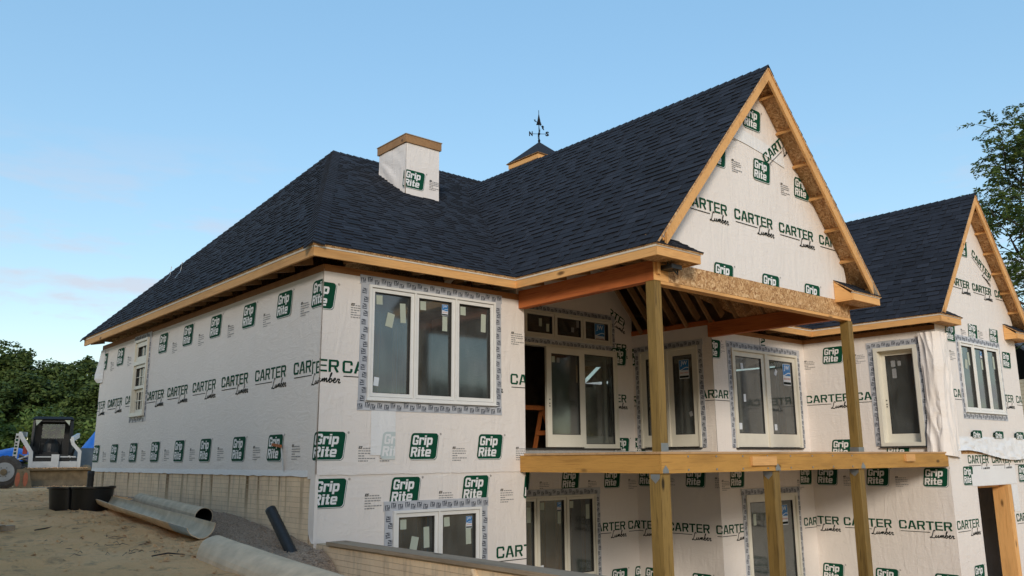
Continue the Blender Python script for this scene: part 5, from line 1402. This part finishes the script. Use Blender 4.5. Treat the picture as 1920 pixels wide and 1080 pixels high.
bp('control_lever', lambda b: (b.beam((-.36, .8, 1.1), (-.33, .62, 1.55), .03, .03, MBLACK), b.beam((-.34, .66, 1.45), (-.2, .62, 1.45), .025, .025, MBLACK))); bp('control_lever', lambda b: (b.beam((.34, .8, 1.1), (.31, .62, 1.55), .03, .03, MBLACK), b.beam((.32, .66, 1.45), (.2, .62, 1.45), .025, .025, MBLACK)))
bp('work_lamp', lambda b: b.poly([(-.54, .50, 2.26), (-.34, .50, 2.26), (-.50, .49, 2.06)], STICK)); bp('work_lamp', lambda b: b.poly([(.34, .50, 2.26), (.52, .50, 2.26), (.50, .49, 2.08)], STICK))
bp('lift_arm', lambda b: (plate_path(b, [(-.93, 1.80), (-.86, 1.66), (-.55, 1.16), (-.53, .62)], .125, -.12, .0, MWHITE), b.beam((-.92, -.02, 1.76), (-.86, 1.9, 1.80), .08, .16, MWHITE)), label='left lift arm with printed decals')
bp('lift_arm', lambda b: (plate_path(b, [(.62, 1.62), (.68, 1.44), (.90, 1.18), (.90, .62)], .11, -.12, .0, MWHITE), b.beam((.64, -.02, 1.6), (.80, 1.9, 1.78), .08, .16, MWHITE)))
bp('side_panel', lambda b: plate_path(b, [(-.98, 1.78), (-1.03, .72)], .13, .05, .11, MWHITE))
def decal(b):
    for k, (z, m, h) in enumerate(((1.64, MBLACK, .07), (1.53, GREEN, .07), (1.42, MBLACK, .06), (1.32, GREEN, .06), (1.21, MBLACK, .07), (1.10, GREEN, .07), (.98, MBLACK, .06))): x = -.995 - (1.7 - z) * .05; b.box(x - .035, x + .03 + .01 * (k % 2), .042, .047, z, z + h, m)
    b.box(-.80, -.66, -.02, .02, 1.10, 1.36, MRED)
bp('decal', decal, kind='stuff')
bp('hydraulic_hose', lambda b: [b.tube([(-.9, .1, .95 + i * .05), (-.75, .02, .90 + i * .04), (-.60, .05, .84 + i * .05)], .022, MDIRT if i % 2 else MBLACK, 6) for i in range(4)])
bp('hydraulic_cylinder', lambda b: (b.tube([(-.95, .1, .90), (-.62, .0, 1.06)], .035, MWHITE, 8))); bp('hydraulic_cylinder', lambda b: b.tube([(.66, .7, 1.0), (.72, .1, 1.3)], .04, MBLACK, 8))
bp('crossmember', lambda b: (b.box(-.47, .845, -.14, -.04, .66, .86, MWHITE), b.box(.07, .30, -.22, -.142, .62, 1.09, MWHITE), b.box(-.40, .06, -.12, -.08, .99, 1.03, MWHITE), b.box(.32, .80, -.12, -.08, .99, 1.03, MWHITE)))
bp('step', lambda b: (b.box(-.46, .06, -.04, .2, .88, .965, MBLACK), b.box(.31, .84, -.04, .2, .88, .965, MBLACK)))
for sx_ in (-1, 1):
    for y_ in (.62, 1.75):
        def wh(b, s=sx_, yy=y_):
            b.tube([(s * .64, yy, .38), (s * .66, yy, .38), (s * .86, yy, .38), (s * .88, yy, .38)], [.33, .38, .38, .33], RUBBER, 20)
            for i in range(14): a = 2 * math.pi * i / 14; b.beam((s * .66, yy + math.cos(a) * .38, .38 + math.sin(a) * .38), (s * .86, yy + math.cos(a + .12) * .38, .38 + math.sin(a + .12) * .38), .05, .03, RUBBER, up=Vector((0, math.cos(a), math.sin(a))))
        wv_ = bp('wheel', wh); b = MB(); b.tube([(sx_ * .865, y_, .38), (sx_ * .89, y_, .38)], .19, RIM, 14); b.build('rim', wv_)
def bucket(b):
    x0, x1 = -.78, 1.28; P = [(-.85, .02), (-.50, .0), (-.38, .06), (-.30, .25), (-.30, .50), (-.36, .62)]
    for (ya, za), (yb_, zb) in zip(P, P[1:]):
        for k in range(8):
            xa, xb_ = x0 + (x1 - x0) * k / 8, x0 + (x1 - x0) * (k + 1) / 8
            b.poly([(xa, ya, za), (xb_, ya, za), (xb_, yb_, zb), (xa, yb_, zb)], MDIRT); b.poly([(xa, ya, za - .02), (xa, yb_ + .02, zb), (xb_, yb_ + .02, zb), (xb_, ya, za - .02)], MDIRT)
    for x in (x0, x1):
        b.poly([(x, ya, za) for ya, za in P], MDIRT); b.poly([(x + .02, ya, za) for ya, za in P][::-1], MDIRT)
    b.box(x0 - .01, x1 + .01, -.42, -.30, .57, .64, MDIRT); b.box(x0, x1, -.9, -.84, .0, .045, METAL)
bk = bp('bucket', bucket)
b = MB()
for i in range(200): clod(b, q.uniform(-.7, 1.2), q.uniform(-.42, -.28), q.uniform(.02, .06), SAND, .62)
for i in range(60): clod(b, q.uniform(-.7, 1.2), q.uniform(-.8, -.4), q.uniform(.02, .06), SAND, .03)
b.build('soil_load', bob, kind='stuff')
# hazard-striped end plate beside the bucket
t = empty('striped_panel', (.62, 20.95, gz(.62, 20.9)), 'muddy orange striped end plate standing beside the loader bucket', 'panel', rz=R(-12))
b = MB(); b.hexa([(-.24, 0, 0), (.28, 0, 0), (.28, .1, 0), (-.24, .1, 0), (-.18, .12, .62), (.16, .12, .62), (.16, .2, .62), (-.18, .2, .62)], MDIRT); b.build('plate', t)
b = MB()
for x in (-.14, .08): P = [(x + .07 * math.cos(R(a)) * 1.0, -.012 + .2 * (.3 + .22 * math.sin(R(a))) / 1.0 - .0, .30 + .22 * math.sin(R(a))) for a in range(0, 360, 30)]; b.poly(P, MORANGE)
b.build('orange_mark', t)
b = MB()
for i in range(7): b.box(-.05 + (i % 2) * .015, -.005 + (i % 2) * .015, -.02 + i * .017, .02 + i * .017, .06 + i * .075, .10 + i * .075, MDIRT)
b.build('tread_strip', t, kind='stuff')
# big wheel of a second machine, mostly out of the frame
t = empty('parked_trailer', (.22, 21.72, gz(0, 21.5)), 'large dusty wheel with pale rim of a machine cut off by the left edge', 'machine', rz=R(-14))
b = MB(); b.tube([(.0, -.18, .52), (.0, -.14, .52), (.0, .14, .52), (.0, .18, .52)], [.42, .51, .51, .42], RUBBER, 32)
for i in range(26): a = 2 * math.pi * i / 26; b.beam((math.cos(a) * .51, -.14, .52 + math.sin(a) * .51), (math.cos(a + .1) * .51, .14, .52 + math.sin(a + .1) * .51), .05, .03, RUBBER, up=Vector((math.cos(a), 0, math.sin(a))))
wv_ = b.build('tyre', t); b = MB(); b.tube([(0, -.19, .52), (0, -.13, .52), (0, -.11, .52)], [.30, .30, .24], RIM, 28); b.build('rim', t)
b = MB(); b.tube([(0, -.24, .52), (0, -.12, .52)], .10, MDIRT, 14); [b.tube([(math.cos(a) * .15, -.20, .52 + math.sin(a) * .15), (math.cos(a) * .15, -.18, .52 + math.sin(a) * .15)], .015, MBLACK, 6) for a in [k * 1.047 for k in range(6)]]; b.build('hub', t)
b = MB(); b.box(-2.6, -.1, .1, .9, .62, .95, MBLACK); b.box(-2.6, -.7, .1, 1.0, .95, 1.15, MDIRT); b.build('frame', t)

# blue tarps, grey panel and sticks behind
def tarp(name, x, y, w_, dp, h, label, rz=0, sd_=0, tilt=0):
    b = MB(); gx_, gy = 34, 14
    def f(u, v):
        e_ = min(1, 6 * min(u, 1 - u, v, 1 - v)) ; hh = h * (.45 + .55 * math.sin(math.pi * v)) * (.8 + .2 * math.sin(u * 7 + sd_)) * (1 + tilt * (u - .5))
        return ((u - .5) * w_, (v - .5) * dp, max(0, hh * (e_ ** .4)) + .05 * noise.noise(Vector((u * 9, v * 6, sd_))))
    quadgrid(b, f, gx_, gy, BLUETARP)
    o = b.build(name, smooth=True); o.location = (x, y, gz(x, y) - .05); o.rotation_euler = (0, 0, rz); tag(o, label, 'tarp', 'blue tarps over piles behind the loader'); return o
o = tarp('blue_tarp', .3, 27.6, 3.6, 2.0, .55, 'blue tarp stretched over a low stack left of the loader', R(-6), 1, .15); o.location.z += .95
b = MB(); b.box(-1.5, 1.5, -.7, .7, 0, 1.0, MBLACK); o = b.build('material_stack'); o.location = (.3, 27.6, gz(.3, 27.6)); o.rotation_euler = (0, 0, R(-6)); tag(o, 'dark stack of materials under the left blue tarp', 'stack')
tarp('tarp_covered_pile', 4.4, 27.2, 2.3, 2.0, 2.35, 'peaked blue tarp over a pile between loader and house', R(-10), 4, .3)
b = MB(); b.box(-.75, .75, 0, .05, .35, 1.35, GREYBOX); b.box(-.7, -.62, .0, .06, 0, .35, MBLACK); b.box(.62, .7, .0, .06, 0, .35, MBLACK); o = b.build('steel_box'); o.location = (3.5, 24.6, gz(3.5, 24.6)); o.rotation_euler = (0, 0, R(-12)); tag(o, 'grey panel box standing right of the loader', 'panel')
t = empty('brick_pile', (3.05, 22.8, gz(3, 22.8)), 'rough heap of rocks right of the loader bucket', 'rubble')
for i in range(9):
    b = MB(); c = Vector((q.uniform(-.4, .4), q.uniform(-.2, .2), .12 + .22 * (i % 3))); P = []
    bm = bmesh.new(); bmesh.ops.create_icosphere(bm, subdivisions=2, radius=q.uniform(.14, .24))
    for v in bm.verts: v.co = v.co * (1 + .25 * noise.noise(v.co * 5 + Vector((i, 0, 0)))) + c
    me = bpy.data.meshes.new('rock'); bm.to_mesh(me); bm.free(); me.materials.append(MDIRT); o = bpy.data.objects.new('rock', me); place(o, t)

# ------------------------------------------------------------------ trees
def leaf_cloud(name, blobs, n, size, m, seed, parent=None, kind=None, asp=1.5):
    q = random.Random(seed); V = []; F = []
    tot = sum(bl[3] ** 2 for bl in blobs)
    for (x, y, z, r, *sq) in blobs:
        k = int(n * r * r / tot); s_ = sq[0] if sq else .8
        for i in range(k):
            while True:
                d = Vector((q.gauss(0, 1), q.gauss(0, 1), q.gauss(0, 1)))
                if d.length > .01: break
            d.normalize(); rr_ = r * (q.random() ** .28) * (1 + .22 * noise.noise(d * 2.2 + Vector((x, y, z))))
            c = Vector((x, y, z)) + Vector((d.x * rr_, d.y * rr_, d.z * rr_ * s_))
            a = Vector((q.uniform(-1, 1), q.uniform(-1, 1), q.uniform(-.8, .4))).normalized(); b2 = a.cross((d + Vector((q.uniform(-.6, .6), q.uniform(-.6, .6), q.uniform(-.2, .9))))).normalized()
            s2 = size * q.uniform(.6, 1.3); o_ = len(V)
            V += [c - a * s2 * asp / 2, c + b2 * s2 * .42, c + a * s2 * asp / 2, c - b2 * s2 * .42]; F.append((o_, o_ + 1, o_ + 2, o_ + 3))
    me = bpy.data.meshes.new(name); me.from_pydata([tuple(v) for v in V], [], F); me.materials.append(m); me.update(); return me
def make_tree(h, seed, n=9000, size=.20, m=LEAF):
    q = random.Random(seed); bl = []
    b = MB(); b.tube([(0, 0, -.3), (0, 0, h * .3), (q.uniform(-.3, .3), q.uniform(-.3, .3), h * .7)], [h * .028, h * .02, h * .008], BARK, 8)
    for i in range(13):
        t_ = q.uniform(.22, .92); a = q.uniform(0, 6.28); R_ = h * (.30 if t_ < .6 else .20) * q.uniform(.35, 1.0)
        c = (math.cos(a) * R_, math.sin(a) * R_, h * t_); bl.append((*c, h * q.uniform(.10, .17), q.uniform(.65, .95)))
        b.tube([(0, 0, h * max(.15, t_ - .25)), (c[0] * .5, c[1] * .5, h * (t_ - .08)), c], [h * .009, h * .006, h * .002], BARK, 5)
    bl.append((0, 0, h * .6, h * .22, 1)); bl.append((0, 0, h * .86, h * .13, .9))
    for i in range(16):
        a = q.uniform(0, 6.28); t_ = q.uniform(.5, 1.0); R_ = h * .30 * (1.15 - t_ * .6); bl.append((math.cos(a) * R_, math.sin(a) * R_, h * t_, h * q.uniform(.035, .07), .8))
    return b.mesh('trunk', True), leaf_cloud('crown', bl, n, size, m, seed)
TP = [make_tree(1.0 * 9, 31, 12000, .21), make_tree(9, 47, 12000, .21), make_tree(9, 58, 12000, .19), make_tree(9, 66, 13000, .36)]  # last template made denser so the added left row blocks the sun
def put_tree(x, y, h, k, rz, label, group, wide=1.0):
    t = empty('tree', (x, y, gz(x, y) - .1), label, 'tree', group, rz); s_ = h / 9
    t.scale = (s_ * wide, s_ * wide, s_)
    for nm, me in zip(('trunk', 'crown'), TP[k]): o = bpy.data.objects.new(nm, me); o.parent = t; COL.objects.link(o)
    return t
TG = 'trees of the wood edge behind the loader'
for i, (x, y, h, k, rz, wd, lb) in enumerate((
    (2.2, 60, 7.9, 0, 0, 1.25, 'broad dark tree at the left edge of the picture'),
    (5.6, 61, 9.1, 1, 1.2, 1.15, 'tall tree with the highest crown, behind the left of the loader'),
    (8.3, 58.5, 8.4, 2, 2.5, 1.2, 'dark tree behind the loader cab, right of the tallest crown'),
    (10.9, 55.5, 8.0, 0, 3.6, 1.2, 'dense tree beside the far edge of the house'),
    (13.2, 53, 8.3, 1, 4.5, 1.2, 'tree mostly hidden by the far corner of the house'),
    (.0, 56, 7.4, 2, .7, 1.3, 'lower tree just outside the left edge'),
    (6.9, 53, 6.6, 0, 5.4, 1.35, 'shorter tree filling the gap in front of the wood, behind the cab'),
    (9.6, 50, 6.0, 1, 2.0, 1.3, 'short round tree in front of the wood near the house'),
    (3.6, 52, 6.2, 2, 1.9, 1.4, 'short round tree in front of the wood at the left'))):
    put_tree(x, y, h, k, rz, lb, TG, wd)
bl = []; q = random.Random(77)
for i in range(74):
    u = q.random(); x = -1.5 + u * 13; y = 46 - u * 7 + q.uniform(-2.5, 2.5); r = q.uniform(.5, 1.15); bl.append((x, y, gz(x, y) + r * .9 + q.random() ** 1.6 * 2.6 * (1 - abs(u - .35)), r, .95))
me = leaf_cloud('undergrowth', bl, 24000, .19, LEAFB, 5); o = bpy.data.objects.new('undergrowth', me); COL.objects.link(o); tag(o, 'tangle of brighter green bushes at the foot of the wood', kind='stuff')

# open-branched locust tree at the right edge
lt = empty('locust_tree', (29.8, -.5, ZL + 1.2), 'open feathery tree reaching over the right gable roof', 'tree')
INV['locust_tree'] = Matrix.Translation((-29.8, .5, -ZL - 1.2))
q = random.Random(12); b = MB(); LV = []; LF = []
def leafspray(p, d, ln):
    d = d.normalized(); n_ = max(4, int(ln / .06)); sag = Vector((0, 0, -1))
    for i in range(n_):
        c = p + d * ln * (i + .5) / n_ + sag * .3 * ln * ((i + .5) / n_) ** 2
        for sg in (-1, 1):
            sd2 = d.cross(Vector((q.uniform(-.3, .3), q.uniform(-.3, .3), 1))).normalized() * sg
            a = (sd2 * .8 + d * .5 + sag * q.uniform(.0, .5)).normalized(); l = q.uniform(.12, .19); w2 = a.cross(Vector((q.uniform(-1, 1), q.uniform(-1, 1), q.uniform(-1, 1)))).normalized() * .032
            o_ = len(LV); LV.extend([tuple(c), tuple(c + a * l * .5 + w2), tuple(c + a * l), tuple(c + a * l * .5 - w2)]); LF.append((o_, o_ + 1, o_ + 2, o_ + 3))
def branch(p, d, ln, r, lvl):
    if lvl >= 2 and (Vector(p).x < 26.6 and Vector(p).z > 8.6): return      # keep the crown's left side open, as a pruned edge
    n_ = 5; pts = [Vector(p)]; dd = Vector(d).normalized()
    for i in range(n_):
        dd = (dd + Vector((q.gauss(0, .13), q.gauss(0, .13), q.gauss(0, .10) + (.02 if lvl < 2 else -.02)))).normalized(); pts.append(pts[-1] + dd * ln / n_)
    b.tube(pts, [r * (1 - .75 * i / n_) for i in range(n_ + 1)], BARK, 6 if lvl < 2 else 4, cap=False)
    if lvl >= 3:
        for i in range(1, n_ + 1):
            for _ in range(1 if q.random() < .6 else 2): leafspray(pts[i], (dd + Vector((q.gauss(0, .8), q.gauss(0, .8), q.gauss(0, .6)))), q.uniform(.28, .55))
        return
    k = (7, 5, 5)[lvl]
    for i in range(k):
        t_ = .25 + .75 * (i + q.random()) / k; j = min(n_ - 1, int(t_ * n_)); pp = pts[j] + (pts[j + 1] - pts[j]) * (t_ * n_ - j)
        ax = Vector((q.gauss(0, 1), q.gauss(0, 1), q.gauss(0, .7))); ax = (ax - dd * ax.dot(dd)).normalized()
        branch(pp, dd * .75 + ax * .75, ln * q.uniform(.42, .62), r * .45, lvl + 1)
base = Vector((29.8, -.5, ZL + 1.6)); top_ = base + Vector((-.5, .3, 12.5))
b.tube([base, base + Vector((.1, 0, 5)), top_], [.26, .17, .05], BARK, 10)
for z, dx, dy, dz, ln in ((4.8, -1, .1, .5, 3.2), (6.0, -1, .5, .45, 3.5), (6.6, -.9, -.3, .3, 3.9), (7.6, -1, .3, .35, 4.4), (8.4, -1, .0, .45, 3.2), (8.9, -.8, .8, .3, 3.2), (8.0, -.9, -.5, .2, 3.4), (10.0, -.9, .1, .2, 3.0), (9.6, -1, -.2, .55, 3.2), (10.3, -.9, .4, .6, 2.9), (11.2, -.6, .2, .9, 2.6), (7.2, .8, .4, .5, 3.4), (9.0, .7, -.5, .6, 3.2), (11.5, .2, 0, 1, 2.5)):
    branch(base + Vector((-.02 * z, .02 * z, z)), (dx, dy, dz), ln, .07, 1)
b.build('trunk', lt, smooth=True)
me = bpy.data.meshes.new('crown'); me.from_pydata(LV, [], LF); me.materials.append(LEAFR); me.update(); o = bpy.data.objects.new('crown', me); place(o, lt)

# ------------------------------------------------------------------ neighbour house at the right edge
nb = empty('neighbour_house', (46, 1.5, -1), 'neighbouring house with grey roof and cream siding, just visible at the right edge', 'house')
def nbp(name, fn, par=None): b = MB(); fn(b); return b.build(name, par or nb)
# local frame: x right, y away, front wall at y=0
nbw = nbp('wall', lambda b: b.box(-6, 6, .12, 9, -2, 4.4, SIDING))
st = MB(); z = -1.9
while z < 4.35: st.hexa([(-6.03, .10, z), (6.03, .10, z), (6.03, .12, z), (-6.03, .12, z), (-6.0, .118, z + .17), (6.0, .118, z + .17), (6, .13, z + .17), (-6, .13, z + .17)], SIDING); st.hexa([(-6.03, .1, z), (-6.0, .1, z), (-6.0, 9, z), (-6.03, 9, z), (-6.012, .1, z + .17), (-6.0, .1, z + .17), (-6.0, 9, z + .17), (-6.012, 9, z + .17)], SIDING); z += .18
st.build('siding_board', nbw, kind='stuff')
nbp('roof', lambda b: (b.hexa([(-6.6, -.5, 4.3), (6.6, -.5, 4.3), (6.6, 4.6, 8.2), (-6.6, 4.6, 8.2), (-6.6, -.5, 4.42), (6.6, -.5, 4.42), (6.6, 4.6, 8.35), (-6.6, 4.6, 8.35)], ROOF2), b.hexa([(-6.6, 4.6, 8.2), (6.6, 4.6, 8.2), (6.6, 9.6, 4.3), (-6.6, 9.6, 4.3), (-6.6, 4.6, 8.35), (6.6, 4.6, 8.35), (6.6, 9.6, 4.42), (-6.6, 9.6, 4.42)], ROOF2)))
nbp('fascia_board', lambda b: b.box(-6.6, 6.6, -.54, -.50, 4.2, 4.4, WHITEW))
w_ = nbp('window', lambda b: (b.box(-3.6, -2.2, .04, .10, .9, 2.6, FRAMEW), b.box(-3.5, -2.95, .03, .04, 1.0, 2.5, GREYBOX), b.box(-2.85, -2.3, .03, .04, 1.0, 2.5, GREYBOX)))
nb.location = (45.0, 1.0, -.6); nb.rotation_euler = (0, 0, R(-20))
# wood edge behind the viewer, which the window panes mirror
for i, (x, y, h, k, wd, lb) in enumerate(((14, -40, 6.5, 0, 1.5, 'round tree across the site behind the viewer'), (20, -37, 8, 1, 1.2, 'tallest tree across the site behind the viewer'), (27, -33, 6.0, 2, 1.6, 'wide tree across the site behind the viewer'),
        (7, -42, 6, 1, 1.6, 'lower tree across the site behind the viewer'), (34, -28, 7.5, 0, 1.3, 'last tree of the row across the site'))):
    put_tree(x, y, h, k, i * 1.3, lb, 'trees across the site', wd)
# unseen trees added at the left to keep the low sun off the long wall
for i, (x, y, h, k, wd, lb) in enumerate(((-17.3, -16.8, 12, 0, 1.1, 'added tall tree at the front end of the row left of the site'), (-18, -13.0, 13, 1, 1.2, 'second added tall tree in the row left of the site'), (-18.5, -7.0, 12, 2, 1.2, 'added broad tree in the row left of the long wall'),
        (-20, -.5, 13, 0, 1.2, 'added dark tree in the row left of the long wall'), (-19.5, 5, 12, 1, 1.2, 'added tree in the row left of the trough and tubs'), (-21, 11, 13, 2, 1.2, 'last added tree of the row left of the site'), (-21, -16.5, 14, 2, 1.2, 'added back tree at the front end of the left row'), (-24, -7, 14, 1, 1.3, 'added back tree behind the middle of the left row'), (-21, -18.5, 10, 0, 1.3, 'added bushy tree at the front end of the left row'), (-22.5, -10.5, 9, 2, 1.6, 'added low bushy tree in the middle of the left row'), (-23, -3.5, 10, 0, 1.6, 'added low bushy tree behind the left row'), (-26, 0, 14, 1, 1.3, 'added back tree left of the long wall'), (-24, 4, 10, 2, 1.6, 'added low bushy tree left of the tubs'))):
    put_tree(x, y, h, 3, i * 1.7, lb, 'trees added at the left to block the low sun', wd)
